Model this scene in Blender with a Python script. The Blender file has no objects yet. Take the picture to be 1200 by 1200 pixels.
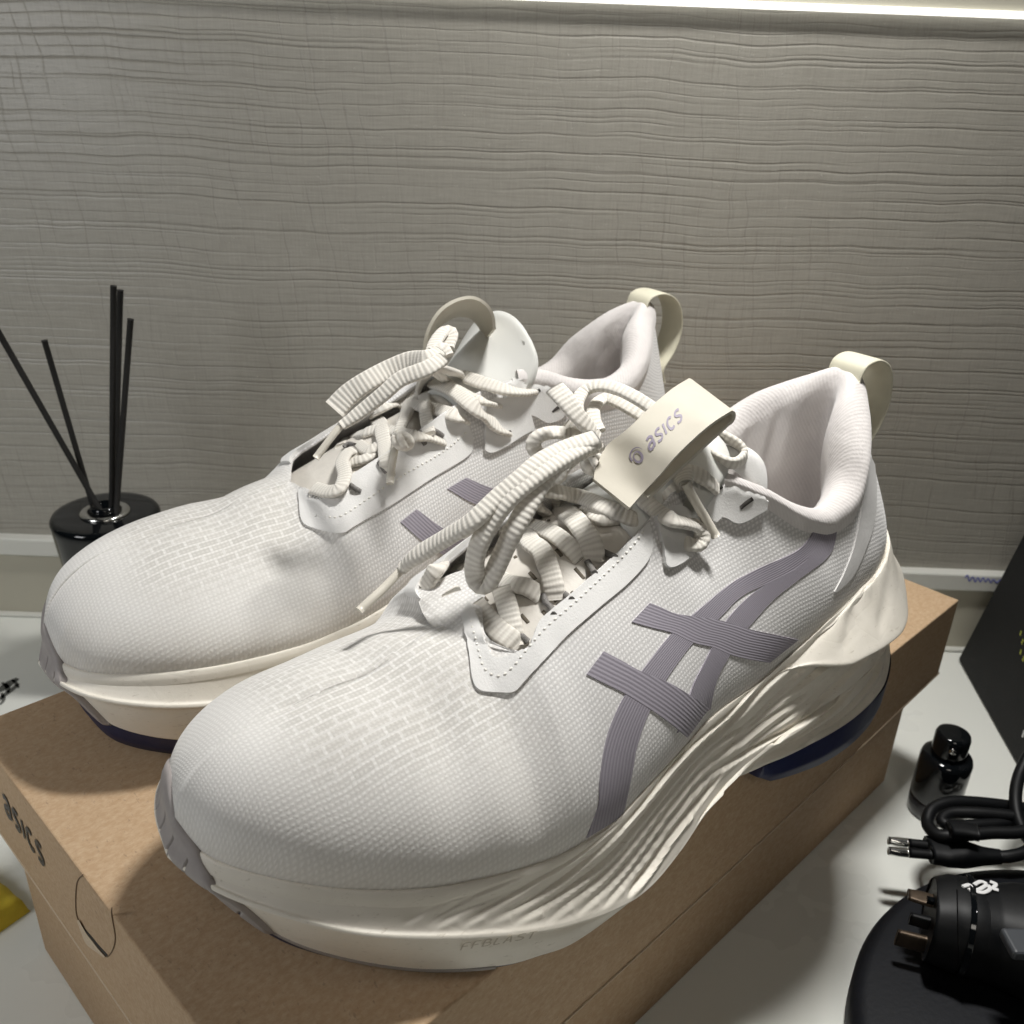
import bpy, bmesh, math, random
import numpy as np
from mathutils import Vector, Matrix
from mathutils.bvhtree import BVHTree
random.seed(7); RNG = np.random.RandomState(5)

# ------------------------------------------------------------------ units
# modelling unit u = 1.1 mm; u-space z = 0 is the top of the shoe box lid
K = 0.0011
ZT = -98.5            # table top in u
def W(p):             # u-space -> world metres, table top at z = 0
    return (p[0]*K, p[1]*K, (p[2]-ZT)*K)

scene = bpy.context.scene
col = scene.collection

# ------------------------------------------------------------------ camera
F_PX, PITCH, ROLL = 1085.5, .4464, .0375
CAM = np.array([0, 0, 201.4])
cp, sp, cr_, sr_ = math.cos(PITCH), math.sin(PITCH), math.cos(ROLL), math.sin(ROLL)
_right = np.array([1, 0, 0.]); CF = np.array([0, cp, -sp]); _up = np.array([0, sp, cp])
CR = cr_*_right+sr_*_up; CU = -sr_*_right+cr_*_up
cd = bpy.data.cameras.new('camera'); cam = bpy.data.objects.new('camera', cd); col.objects.link(cam)
cd.sensor_width = 36; cd.lens = 36*F_PX/1200; cd.clip_start = .005; cd.clip_end = 20
m = Matrix.Identity(4)
for i in range(3):
    m[i][0] = CR[i]; m[i][1] = CU[i]; m[i][2] = -CF[i]; m[i][3] = W(CAM)[i]
cam.matrix_world = m
cd.dof.use_dof = True; cd.dof.focus_distance = 262*K; cd.dof.aperture_fstop = 24
scene.camera = cam

# ------------------------------------------------------------------ light
world = bpy.data.worlds.new('World'); scene.world = world; world.use_nodes = True
bg = world.node_tree.nodes['Background']; bg.inputs[0].default_value = (.75, .80, .78, 1); bg.inputs[1].default_value = .008
scene.view_settings.view_transform = 'Standard'; scene.view_settings.look = 'None'
scene.view_settings.exposure = 0; scene.view_settings.gamma = 1
def area(name, loc, target, sx, sy, power, colr, spread=180):
    l = bpy.data.lights.new(name, 'AREA'); l.shape = 'RECTANGLE'; l.size = sx*K; l.size_y = sy*K
    l.energy = power; l.color = colr; l.spread = math.radians(spread)
    o = bpy.data.objects.new(name, l); col.objects.link(o)
    o.location = W(loc); d = Vector(W(target))-Vector(W(loc))
    o.rotation_euler = d.to_track_quat('-Z', 'Y').to_euler()
    return o
area('key_lamp', (110, 320, 520), (60, 200, 0), 90, 45, 1.82, (1, .985, .95), 125)
area('room_lamp', (-450, 60, 230), (-140, 440, -10), 140, 140, .80, (.98, .99, 1))
area('warm_lamp', (120, -260, 500), (50, 240, 10), 200, 160, .075, (1, .93, .83), 60)

# ------------------------------------------------------------------ node helpers
class NT:
    def __init__(s, name):
        s.m = bpy.data.materials.new(name); s.m.use_nodes = True; s.t = s.m.node_tree
        s.b = s.t.nodes['Principled BSDF']; s.out = s.t.nodes['Material Output']
    def n(s, typ, **kw):
        nd = s.t.nodes.new(typ)
        for k, v in kw.items():
            if k.startswith('i_'):
                key = k[2:]; key = int(key) if key.isdigit() else key
                s.set(nd.inputs[key], v)
            else: setattr(nd, k, v)
        return nd
    def set(s, sock, v):
        if isinstance(v, bpy.types.NodeSocket): s.t.links.new(v, sock)
        elif isinstance(v, bpy.types.Node): s.t.links.new(v.outputs[0], sock)
        else:
            if hasattr(sock.default_value, '__len__') and len(sock.default_value) == 4 and len(v) == 3: v = (*v, 1)
            sock.default_value = v
    def math(s, op, a, b=0., c=None):
        nd = s.t.nodes.new('ShaderNodeMath'); nd.operation = op
        s.set(nd.inputs[0], a); s.set(nd.inputs[1], b)
        if c is not None: s.set(nd.inputs[2], c)
        return nd.outputs[0]
    def uv(s):
        return s.t.nodes.new('ShaderNodeUVMap').outputs[0]
    def obj(s):
        return s.t.nodes.new('ShaderNodeTexCoord').outputs['Object']
    def sep(s, v):
        nd = s.n('ShaderNodeSeparateXYZ'); s.set(nd.inputs[0], v); return nd.outputs
    def scale(s, v, sc):
        nd = s.n('ShaderNodeMapping'); s.set(nd.inputs[0], v); nd.inputs['Scale'].default_value = sc; return nd.outputs[0]
    def noise(s, v, sc, det=3, rough=.5, dist=0):
        nd = s.n('ShaderNodeTexNoise'); s.set(nd.inputs['Vector'], v); nd.inputs['Scale'].default_value = sc
        nd.inputs['Detail'].default_value = det; nd.inputs['Roughness'].default_value = rough; nd.inputs['Distortion'].default_value = dist
        return nd.outputs[0]
    def ramp(s, f, stops):
        nd = s.n('ShaderNodeValToRGB'); s.set(nd.inputs[0], f); e = nd.color_ramp.elements
        while len(e) > 1: e.remove(e[-1])
        e[0].position = stops[0][0]; e[0].color = (*stops[0][1], 1) if len(stops[0][1]) == 3 else stops[0][1]
        for p, c in stops[1:]:
            q = e.new(p); q.color = (*c, 1)
        return nd.outputs[0]
    def rng(s, f, a, b, c=0., d=1.):
        nd = s.n('ShaderNodeMapRange'); s.set(nd.inputs[0], f)
        for i, v in enumerate((a, b, c, d)): nd.inputs[i+1].default_value = v
        return nd.outputs[0]
    def mix(s, f, a, b, mode='MIX'):
        nd = s.n('ShaderNodeMix'); nd.data_type = 'RGBA'; nd.blend_type = mode
        s.set(nd.inputs[0], f); s.set(nd.inputs[6], a); s.set(nd.inputs[7], b); return nd.outputs[2]
    def bump(s, h, strength=.5, dist=.001, nrm=None):
        nd = s.n('ShaderNodeBump'); s.set(nd.inputs['Height'], h)
        nd.inputs['Strength'].default_value = strength; nd.inputs['Distance'].default_value = dist
        if nrm is not None: s.set(nd.inputs['Normal'], nrm)
        return nd.outputs[0]
    def fin(s, color=None, rough=None, normal=None, metal=None, **kw):
        if color is not None: s.set(s.b.inputs['Base Color'], color)
        if rough is not None: s.set(s.b.inputs['Roughness'], rough)
        if normal is not None: s.set(s.b.inputs['Normal'], normal)
        if metal is not None: s.b.inputs['Metallic'].default_value = metal
        for k, v in kw.items(): s.set(s.b.inputs[k.replace('_', ' ')], v)
        return s.m
def grey(v, t=(1, 1, 1)): return (v*t[0], v*t[1], v*t[2])

def simple(name, color, rough=.6, metal=0., nscale=0, namp=.06, bump=0., **kw):
    t = NT(name); c = color; nrm = None
    if nscale:
        nz = t.noise(t.obj(), nscale, 4, .6)
        c = t.mix(nz, tuple(x*(1-namp*1.6) for x in color), tuple(min(1, x*(1+namp)) for x in color))
        if bump: nrm = t.bump(nz, .6, bump)
    return t.fin(c, rough, nrm, metal, **kw)

# ---- materials
def mat_knit():
    t = NT('knit_mesh'); uv = t.uv(); S = t.sep(uv)
    # UV in u units: U along the shoe, V up the wall
    nz = t.noise(uv, .35, 3, .5)
    wob = t.math('MULTIPLY', t.math('SUBTRACT', nz, .5), .9)
    U = t.math('ADD', S[0], wob); V = t.math('ADD', S[1], wob)
    row = t.math('SINE', t.math('MULTIPLY', V, 2*math.pi/1.35))
    colm = t.math('SINE', t.math('ADD', t.math('MULTIPLY', U, 2*math.pi/1.2), t.math('MULTIPLY', row, .4)))
    cell = t.math('MULTIPLY', t.math('ADD', row, 1), t.math('ADD', colm, 1.25))
    cell = t.math('MULTIPLY', cell, .23)
    fine = t.noise(uv, 2.2, 3, .7)
    h = t.math('ADD', t.math('MULTIPLY', cell, .62), t.math('MULTIPLY', fine, .72))
    # zones : coarse open mesh on the walls, denser jacquard on the toe top
    att = t.n('ShaderNodeAttribute'); att.attribute_name = 'zone'
    za = t.sep(att.outputs['Color'])
    c1 = t.mix(t.rng(h, .2, .85), (.53, .52, .515), (.84, .83, .82))
    c2 = t.mix(t.rng(h, .15, .85), (.66, .645, .62), (.82, .805, .78))
    base = t.mix(za[0], c1, c2)
    # dash like jacquard pattern in the toe zone
    br = t.n('ShaderNodeTexBrick'); t.set(br.inputs['Vector'], t.scale(uv, (.085, .088, 1)))
    br.inputs['Scale'].default_value = 1.0; br.inputs['Mortar Size'].default_value = .035
    br.inputs['Color1'].default_value = (.76, .75, .73, 1); br.inputs['Color2'].default_value = (.84, .83, .81, 1); br.inputs['Mortar'].default_value = (1, 1, 1, 1)
    jac = t.mix(t.math('MULTIPLY', za[1], .8), base, t.mix(1., base, br.outputs[0], 'MULTIPLY'))
    big = t.noise(uv, .045, 3, .55)
    jac = t.mix(1., jac, t.ramp(big, [(.3, (.93, .925, .92)), (.7, (1, 1, 1))]), 'MULTIPLY')
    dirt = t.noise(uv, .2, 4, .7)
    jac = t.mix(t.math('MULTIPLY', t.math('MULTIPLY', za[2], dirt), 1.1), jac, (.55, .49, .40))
    nr = t.bump(h, .45, .00024)
    t.fin(jac, .82, nr, Sheen_Weight=.25)
    t.b.inputs['Subsurface Weight'].default_value = 0
    return t.m
def mat_lace(name='lace_cotton'):
    t = NT(name); uv = t.uv(); S = t.sep(uv)
    rib = t.math('SINE', t.math('MULTIPLY', S[0], 2*math.pi/1.5))
    fine = t.math('SINE', t.math('MULTIPLY', S[1], 2*math.pi/.9))
    h = t.math('ADD', t.math('MULTIPLY', rib, .5), t.math('MULTIPLY', fine, .05))
    nz = t.noise(uv, 1.1, 3, .6); h = t.math('ADD', h, t.math('MULTIPLY', nz, .5))
    c = t.mix(t.rng(h, -.35, .5), (.62, .585, .53), (.75, .72, .66))
    return t.fin(c, .85, t.bump(h, .6, .00024), Sheen_Weight=.2)
def mat_foam():
    t = NT('cream_foam'); o = t.obj()
    nz = t.noise(o, 60, 4, .6); n2 = t.noise(t.scale(o, (1, 1, 1)), 700, 3, .6)
    c = t.mix(nz, (.70, .655, .565), (.83, .79, .715))
    sc = t.noise(t.scale(o, (1, 3, 6)), 180, 4, .75)
    c = t.mix(t.rng(sc, .60, .74), c, (.50, .45, .37))
    vo = t.n('ShaderNodeTexVoronoi', feature='DISTANCE_TO_EDGE'); t.set(vo.inputs['Vector'], t.scale(o, (1, 1, 1.6))); vo.inputs['Scale'].default_value = 70
    wr = t.rng(vo.outputs['Distance'], 0, .05)
    nr = t.bump(wr, .10, .0003, t.bump(n2, .25, .0002))
    return t.fin(c, .55, nr)
def mat_suede():
    t = NT('white_synthetic_suede'); o = t.obj()
    nz = t.noise(o, 1500, 3, .7); n2 = t.noise(o, 120, 4, .6)
    c = t.mix(n2, (.66, .655, .64), (.80, .79, .775))
    return t.fin(c, .7, t.bump(nz, .5, .00025), Sheen_Weight=.3)
def mat_lining():
    t = NT('brushed_lining'); uv = t.uv(); S = t.sep(uv)
    rib = t.math('SINE', t.math('MULTIPLY', t.math('ADD', S[0], t.math('MULTIPLY', S[1], .55)), 2*math.pi/1.35))
    nz = t.noise(uv, .12, 3, .6)
    h = t.math('ADD', t.math('MULTIPLY', rib, .3), t.noise(uv, 1.7, 2, .6))
    c = t.mix(nz, (.62, .585, .575), (.77, .735, .715))
    c = t.mix(t.rng(rib, -1, 1, 0, .14), c, (.5, .47, .46))
    return t.fin(c, .9, t.bump(h, .35, .0002, t.bump(nz, .3, .002)), Sheen_Weight=.3)
def mat_stripe():
    t = NT('lilac_grey_print'); uv = t.uv(); S = t.sep(uv)
    rib = t.math('SINE', t.math('MULTIPLY', S[1], 2*math.pi/1.15))
    nz = t.noise(uv, 1.3, 3, .6)
    h = t.math('ADD', rib, t.math('MULTIPLY', nz, .8))
    c = t.mix(t.rng(h, -1, 1), (.215, .197, .232), (.325, .300, .348))
    return t.fin(c, .65, t.bump(h, .3, .00012), Sheen_Weight=.1)
def mat_card():
    t = NT('kraft_cardboard'); o = t.obj()
    n1 = t.noise(t.scale(o, (1, 1, 1)), 14, 4, .6)
    n2 = t.noise(t.scale(o, (.6, 1, 1)), 620, 4, .75)
    vo = t.noise(t.scale(o, (1, .4, 1)), 900, 2, .6)
    c = t.mix(n1, (.385, .255, .145), (.485, .330, .195))
    c = t.mix(t.math('MULTIPLY', t.rng(n2, .38, .72), .8), c, (.56, .415, .275))
    c = t.mix(t.rng(vo, .64, .74, 0, .45), c, (.20, .135, .085))
    return t.fin(c, .78, t.bump(n2, .4, .0003))
def mat_wall():
    t = NT('woven_wallpaper'); o = t.obj(); S = t.sep(o)
    X, Z = S[0], S[2]
    v = t.n('ShaderNodeCombineXYZ'); t.set(v.inputs[0], X); t.set(v.inputs[2], Z); vv = v.outputs[0]
    w1 = t.noise(t.scale(vv, (6, 1, 7)), 1.0, 2, .5); w2 = t.noise(t.scale(vv, (22, 1, 26)), 1.0, 2, .5)
    zz = t.math('ADD', Z, t.math('ADD', t.math('MULTIPLY', w1, .013), t.math('MULTIPLY', w2, .004)))
    # long horizontal grooves: a steady comb whose spacing wanders, each groove fading in and out
    def comb(period, width, seed, seglen):
        ph = t.math('MULTIPLY', t.math('ADD', zz, seed), 1/period); fr = t.math('ABSOLUTE', t.math('SUBTRACT', t.math('FRACT', ph), .5))
        g = t.rng(fr, 0, width, 1, 0)
        row = t.math('FLOOR', ph); q = t.n('ShaderNodeCombineXYZ'); t.set(q.inputs[0], t.math('MULTIPLY', X, seglen)); t.set(q.inputs[1], t.math('MULTIPLY', row, 7.31))
        on = t.rng(t.noise(q.outputs[0], 1.0, 1, .4), .40, .56)
        return t.math('MULTIPLY', g, on)
    g1 = comb(.0092, .085, .11, 5.5); g2 = comb(.0049, .10, 3.7, 11.); g3 = comb(.0131, .06, 5.2, 4.)
    xx = t.math('ADD', t.math('ADD', X, t.math('MULTIPLY', Z, .10)), t.math('MULTIPLY', w2, .012))
    def vcomb(period, width, seed):
        ph = t.math('MULTIPLY', t.math('ADD', xx, seed), 1/period); fr = t.math('ABSOLUTE', t.math('SUBTRACT', t.math('FRACT', ph), .5)); g = t.rng(fr, 0, width, 1, 0)
        row = t.math('FLOOR', ph); q = t.n('ShaderNodeCombineXYZ'); t.set(q.inputs[0], t.math('MULTIPLY', Z, 22)); t.set(q.inputs[1], t.math('MULTIPLY', row, 5.77))
        return t.math('MULTIPLY', g, t.rng(t.noise(q.outputs[0], 1.0, 1, .5), .50, .60))
    patch = t.rng(t.noise(t.scale(vv, (7, 1, 5)), 1.0, 2, .5), .30, .70)
    vl = t.math('MULTIPLY', t.math('MAXIMUM', vcomb(.0125, .055, 2.), vcomb(.0083, .06, 9.)), patch)
    hl = t.math('MAXIMUM', t.math('MAXIMUM', g1, t.math('MULTIPLY', g2, .7)), g3)
    grain = t.noise(t.scale(vv, (700, 1, 1000)), 1.0, 4, .75); fib = t.noise(t.scale(vv, (60, 1, 1100)), 1.0, 2, .6)
    fibv = t.noise(t.scale(vv, (1000, 1, 50)), 1.0, 2, .6); fib = t.math('ADD', t.math('MULTIPLY', fib, .6), t.math('MULTIPLY', fibv, .4))
    speck = t.rng(t.noise(t.scale(vv, (330, 1, 420)), 1.0, 3, .8), .62, .72)
    h = t.math('SUBTRACT', t.math('ADD', t.math('MULTIPLY', grain, .35), t.math('MULTIPLY', fib, .35)), t.math('MULTIPLY', hl, .8))
    h = t.math('ADD', t.math('SUBTRACT', h, t.math('MULTIPLY', vl, .5)), t.math('MULTIPLY', speck, .5))
    c = t.mix(t.rng(fib, .3, .7), (.325, .308, .268), (.425, .406, .360))
    c = t.mix(t.math('MULTIPLY', hl, .36), c, (.170, .155, .128))
    c = t.mix(t.math('MULTIPLY', vl, .34), c, (.165, .150, .125))
    c = t.mix(t.rng(grain, .55, .8, 0, .35), c, (.50, .48, .44))
    c = t.mix(t.math('MULTIPLY', speck, .3), c, (.56, .54, .50))  # lighter specks put the emboss highlights into the colour
    return t.fin(c, .36, t.bump(h, .65, .0005))
def mat_table():
    t = NT('white_laminate'); o = t.obj()
    n = t.noise(o, 9, 4, .6); n2 = t.noise(o, 420, 3, .6)
    c = t.mix(n, (.78, .79, .74), (.86, .87, .82))
    sp_ = t.noise(t.scale(o, (1, 2, 1)), 46, 5, .8)
    c = t.mix(t.rng(sp_, .70, .76, 0, .45), c, (.48, .50, .46))
    return t.fin(c, t.rng(n, .3, .7, .22, .38), t.bump(n2, .15, .0002))
M = dict(
    knit=mat_knit(), lace=mat_lace(), foam=mat_foam(), suede=mat_suede(), lining=mat_lining(), stripe=mat_stripe(), card=mat_card(),
    wall=mat_wall(), table=mat_table(),
    tongue=simple('tongue_leatherette', (.68, .645, .59), .55, nscale=260, namp=.06, bump=.0003),
    tongue_pad=simple('white_tongue_pad', (.66, .66, .63), .55, nscale=40, namp=.03),
    strap=simple('cream_strap', (.56, .525, .445), .7, nscale=120, namp=.06, bump=.0001),
    loop=simple('yellowed_heel_loop', (.66, .63, .50), .6, nscale=90, namp=.08),
    bumper=simple('taupe_rubber', (.34, .31, .30), .6, nscale=300, namp=.12, bump=.0002),
    navy=simple('navy_rubber', (.004, .009, .055), .45, nscale=200, namp=.2, bump=.0003),
    greyrub=simple('grey_rubber', (.30, .27, .25), .6, nscale=200, namp=.1, bump=.0002),
    overlay=simple('fused_heel_film', (.66, .65, .64), .6, nscale=600, namp=.05, bump=.0001),
    stitch=simple('white_thread', (.80, .78, .73), .7),
    cord=simple('grey_eyelet_cord', (.20, .19, .18), .7, nscale=2500, namp=.9, bump=.0003),
    slot=simple('tongue_slot_shadow', (.15, .13, .10), .9),
    hole=simple('eyelet_dark', (.05, .045, .04), .9),
    tip=simple('clear_aglet', (.70, .66, .58), .25, nscale=100, namp=.05),
    darktone=simple('mark_tone', (.42, .40, .46), .6),
    lilac=simple('lilac_print', (.30, .265, .34), .6, nscale=900, namp=.2),
    white=simple('white_paint', (.70, .70, .65), .45, nscale=30, namp=.04),
    beige=simple('beige_panel', (.50, .475, .39), .5, nscale=20, namp=.05),
    black=simple('black_plastic', (.004, .0045, .0055), .5, nscale=300, namp=.3, bump=.00008, Specular_IOR_Level=.3),
    gloss=simple('black_gloss', (.004, .005, .006), .08),
    mattb=simple('black_fabric', (.006, .0065, .007), .75, nscale=900, namp=.5, bump=.0004),
    navyb=simple('dark_disc', (.004, .005, .008), .6, nscale=500, namp=.4, bump=.0002, Specular_IOR_Level=.3),
    reed=simple('black_reed', (.012, .011, .010), .8, nscale=900, namp=.3, bump=.0003),
    chrome=simple('steel_ring', (.62, .62, .60), .18, 1.),
    brass=simple('tarnished_pin', (.12, .09, .065), .45, .8, nscale=500, namp=.3),
    print=simple('black_ink', (.035, .028, .025), .6),
    yellow=simple('yellow_cloth', (.78, .60, .05), .7, nscale=120, namp=.25, bump=.001),
    blue=simple('blue_ink', (.16, .18, .52), .6),
    yprint=simple('yellow_green_print', (.55, .58, .08), .6),
    wprint=simple('white_print', (.8, .8, .8), .6),
    paper=simple('torn_paper', (.62, .50, .36), .85, nscale=800, namp=.15, bump=.0003),
    smudge=simple('dark_smudge', (.16, .165, .15), .6, nscale=900, namp=.5),
    glass=simple('smoked_glass', (.10, .10, .11), .05, Transmission_Weight=.7),
)
em = NT('led_strip'); em.fin((1, 1, .97), .5); em.set(em.b.inputs['Emission Color'], (1, 1, .95)); em.b.inputs['Emission Strength'].default_value = 1.3
M['led'] = em.m

# ------------------------------------------------------------------ frames
class Frame:
    def __init__(s, ox, oy, deg, mir=1, oz=0., warp=(1., 0., 1.)):
        s.wp = warp
        a = math.radians(deg); s.o = np.array([ox, oy, oz]); s.deg = deg; s.mir = mir
        s.X = np.array([math.cos(a), math.sin(a), 0]); s.Y = np.array([-s.X[1], s.X[0], 0]); s.Z = np.array([0, 0, 1.])
        s.R = np.stack([s.X, s.Y, s.Z])          # object frame is never mirrored
    def w(s, q):                                   # shoe-local (lateral = +Y) -> u world
        return s.o + s.ob(q) @ s.R
    def ob(s, q):                                  # shoe-local -> object-local (each shoe's own stretch, mirror for the right foot)
        q = np.array(q, float).reshape(-1, 3); x = q[:, 0].copy()
        q[:, 0] = x*s.wp[0]+s.wp[1]*12*np.log1p(np.exp((x-165)/12)); q[:, 1] *= s.mir; q[:, 2] *= s.wp[2]; return q
def ray(px, py): return CR*(px-600)/F_PX - CU*(py-600)/F_PX + CF
def onz(px, py, z): d = ray(px, py); return CAM + d*(z-CAM[2])/d[2]
def ony(px, py, y): d = ray(px, py); return CAM + d*(y-CAM[1])/d[1]
def onplane(px, py, q, n): d = ray(px, py); return CAM + d*((np.array(q)-CAM) @ n)/(d @ n)

# ------------------------------------------------------------------ object helpers
def empty(name, label, cat, o_u=(0, 0, 0), deg=0, group=None):
    e = bpy.data.objects.new(name, None); col.objects.link(e); e.empty_display_size = .01
    e.location = W(o_u); e.rotation_euler = (0, 0, math.radians(deg))
    e['label'] = label; e['category'] = cat
    if group: e['group'] = group
    return e
def tag(o, label=None, cat=None, group=None, kind=None):
    if label: o['label'] = label
    if cat: o['category'] = cat
    if group: o['group'] = group
    if kind: o['kind'] = kind
    return o
def mesh_obj(name, verts, faces, mat, parent=None, uv=None, smooth=True, origin=None):
    """verts in u, in the space of the parent (or u world if none)."""
    v = np.asarray(verts, float)
    me = bpy.data.meshes.new(name)
    if parent is None:
        o0 = np.array(origin if origin is not None else [v[:, 0].mean(), v[:, 1].mean(), v[:, 2].min()])
        me.from_pydata(((v-o0)*K).tolist(), [], faces)
    else:
        me.from_pydata((v*K).tolist(), [], faces)
    if uv is not None:
        ul = me.uv_layers.new(name='UVMap'); li = np.empty(len(me.loops), dtype=np.int32); me.loops.foreach_get('vertex_index', li)
        ul.data.foreach_set('uv', np.asarray(uv, np.float32)[li].ravel())
    me.materials.append(mat)
    if smooth: me.polygons.foreach_set('use_smooth', [True]*len(me.polygons))
    me.update()
    ob = bpy.data.objects.new(name, me); col.objects.link(ob)
    if parent is not None: ob.parent = parent
    else: ob.location = W(o0)
    return ob
def grid_faces(n, m, close_u=False, close_v=False, flip=False):
    f = []
    for i in range(n-(0 if close_u else 1)):
        for j in range(m-(0 if close_v else 1)):
            a, b, c, d = i*m+j, ((i+1) % n)*m+j, ((i+1) % n)*m+(j+1) % m, i*m+(j+1) % m
            f.append((a, d, c, b) if flip else (a, b, c, d))
    return f
def cr_interp(P, t):
    """Catmull-Rom through rows of P at float parameters t in [0, n-1]."""
    P = np.asarray(P, float); n = len(P); t = np.clip(np.asarray(t, float), 0, n-1-1e-9); i = t.astype(int); f = (t-i)[:, None]
    p1 = P[i]; p2 = P[i+1]; p0 = np.where((i > 0)[:, None], P[np.maximum(i-1, 0)], 2*p1-p2); p3 = np.where((i < n-2)[:, None], P[np.minimum(i+2, n-1)], 2*p2-p1)
    return .5*((2*p1)+(-p0+p2)*f+(2*p0-5*p1+4*p2-p3)*f**2+(-p0+3*p1-3*p2+p3)*f**3)
def resample(P, n):
    """arc-length resample of a smooth curve through P."""
    P = np.asarray(P, float); Q = cr_interp(P, np.linspace(0, len(P)-1, max(60, len(P)*24)))
    s = np.r_[0, np.cumsum(np.linalg.norm(np.diff(Q, axis=0), axis=1))]
    return np.stack([np.interp(np.linspace(0, s[-1], n), s, Q[:, k]) for k in range(Q.shape[1])], 1)
def normals_grid(G):
    du = np.gradient(G, axis=0); dv = np.gradient(G, axis=1); n = np.cross(du, dv); return n/(np.linalg.norm(n, axis=2, keepdims=True)+1e-9)
def arclen_uv(G):
    U = np.zeros(G.shape[:2]); V = np.zeros(G.shape[:2])
    U[1:] = np.cumsum(np.linalg.norm(np.diff(G, axis=0), axis=2), axis=0); U[:] = U.mean(1, keepdims=True)
    V[:, 1:] = np.cumsum(np.linalg.norm(np.diff(G, axis=1), axis=2), axis=1)
    return np.stack([U, V], 2).reshape(-1, 2)
def slab(name, G, N, th, mat, parent, uv=None, base=.0, edge=.35):
    """solid thin patch: grid G with normals N, underside at base, top at base+th, rounded rim."""
    n, m, _ = G.shape
    top = G+N*(base+th)
    # pull rim in a touch for a soft edge
    bot = G+N*(base-.4)
    V = np.concatenate([top.reshape(-1, 3), bot.reshape(-1, 3)]); k = n*m
    F = grid_faces(n, m)+[tuple(k+i for i in f[::-1]) for f in grid_faces(n, m)]
    rim = [i*m for i in range(n)]+[(n-1)*m+j for j in range(1, m)]+[i*m+m-1 for i in range(n-2, -1, -1)]+[j for j in range(m-2, 0, -1)]
    for a, b in zip(rim, rim[1:]+rim[:1]): F.append((b, a, k+a, k+b))
    if uv is None: uv = arclen_uv(G)
    o = mesh_obj(name, V, F, mat, parent, uv=np.concatenate([uv, uv])); o.data.set_sharp_from_angle(angle=math.radians(42)); return o
def lathe(profile, seg=40, center=(0, 0, 0), axis=None):
    P = np.asarray(profile, float); n = len(P); a = np.linspace(0, 2*math.pi, seg, endpoint=False)
    V = np.stack([np.outer(P[:, 0], np.cos(a)), np.outer(P[:, 0], np.sin(a)), np.repeat(P[:, 1:2], seg, 1)], 2).reshape(-1, 3)
    F = [(i*seg+j, i*seg+(j+1) % seg, (i+1)*seg+(j+1) % seg, (i+1)*seg+j) for i in range(n-1) for j in range(seg)]
    if P[0, 0] > 1e-6: F.append(tuple(range(seg))[::-1])
    if P[-1, 0] > 1e-6: F.append(tuple((n-1)*seg+j for j in range(seg)))
    if axis is not None:
        q = Vector((0, 0, 1)).rotation_difference(Vector(axis)).to_matrix(); V = V @ np.array(q).T
    return V+np.array(center), F
def sweep(P, rw, rh, n=None, seg=12, up=(0, 0, 1), upf=None, taper=None, sq=1.0, twist=None):
    """ribbon/tube: superellipse section rw (side) x rh (normal) along smooth path P."""
    L = np.linalg.norm(np.diff(P, axis=0), axis=1).sum()
    n = n or int(max(8, L/1.1)); C = resample(P, n); T = np.gradient(C, axis=0); T /= np.linalg.norm(T, axis=1, keepdims=True)+1e-9
    if upf is None: Up = np.repeat(np.asarray(up, float)[None], n, 0)
    else: Up = upf(C)
    for _ in range(4): Up[1:-1] = (Up[:-2]+Up[1:-1]*2+Up[2:])/4
    side = np.cross(T, Up); side /= np.linalg.norm(side, axis=1, keepdims=True)+1e-9
    for i in range(1, n):
        if side[i] @ side[i-1] < 0: side[i] *= -1
    for _ in range(3): side[1:-1] = (side[:-2]+side[1:-1]*2+side[2:])/4
    side /= np.linalg.norm(side, axis=1, keepdims=True)+1e-9
    nor = np.cross(side, T)
    if twist is not None:
        tw = np.interp(np.linspace(0, 1, n), np.linspace(0, 1, len(twist)), twist)[:, None]
        side, nor = side*np.cos(tw)+nor*np.sin(tw), -side*np.sin(tw)+nor*np.cos(tw)
    a = np.linspace(0, 2*math.pi, seg, endpoint=False); ca, sa = np.cos(a), np.sin(a)
    ca = np.sign(ca)*np.abs(ca)**sq; sa = np.sign(sa)*np.abs(sa)**sq
    rw_ = np.full(n, rw) if np.isscalar(rw) else np.interp(np.linspace(0, 1, n), np.linspace(0, 1, len(rw)), rw)
    rh_ = np.full(n, rh) if np.isscalar(rh) else np.interp(np.linspace(0, 1, n), np.linspace(0, 1, len(rh)), rh)
    V = C[:, None]+side[:, None]*(ca[None, :, None]*rw_[:, None, None])+nor[:, None]*(sa[None, :, None]*rh_[:, None, None])
    F = grid_faces(n, seg, close_v=True, flip=True); F += [tuple(range(seg)), tuple((n-1)*seg+j for j in range(seg))[::-1]]
    s = np.r_[0, np.cumsum(np.linalg.norm(np.diff(C, axis=0), axis=1))]
    uv = np.stack([np.repeat(s[:, None], seg, 1), np.repeat((ca*rw_.mean())[None], n, 0)], 2).reshape(-1, 2)
    return V.reshape(-1, 3), F, uv, C
def box_mesh(x0, x1, y0, y1, z0, z1):
    V = np.array([(x, y, z) for x in (x0, x1) for y in (y0, y1) for z in (z0, z1)], float)
    F = [(0, 1, 3, 2), (4, 6, 7, 5), (0, 4, 5, 1), (2, 3, 7, 6), (0, 2, 6, 4), (1, 5, 7, 3)]
    return V, F
def bevel(o, w, seg=2):
    md = o.modifiers.new('bevel', 'BEVEL'); md.width = w*K; md.segments = seg; md.limit_method = 'ANGLE'; md.angle_limit = math.radians(40); return o

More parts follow.
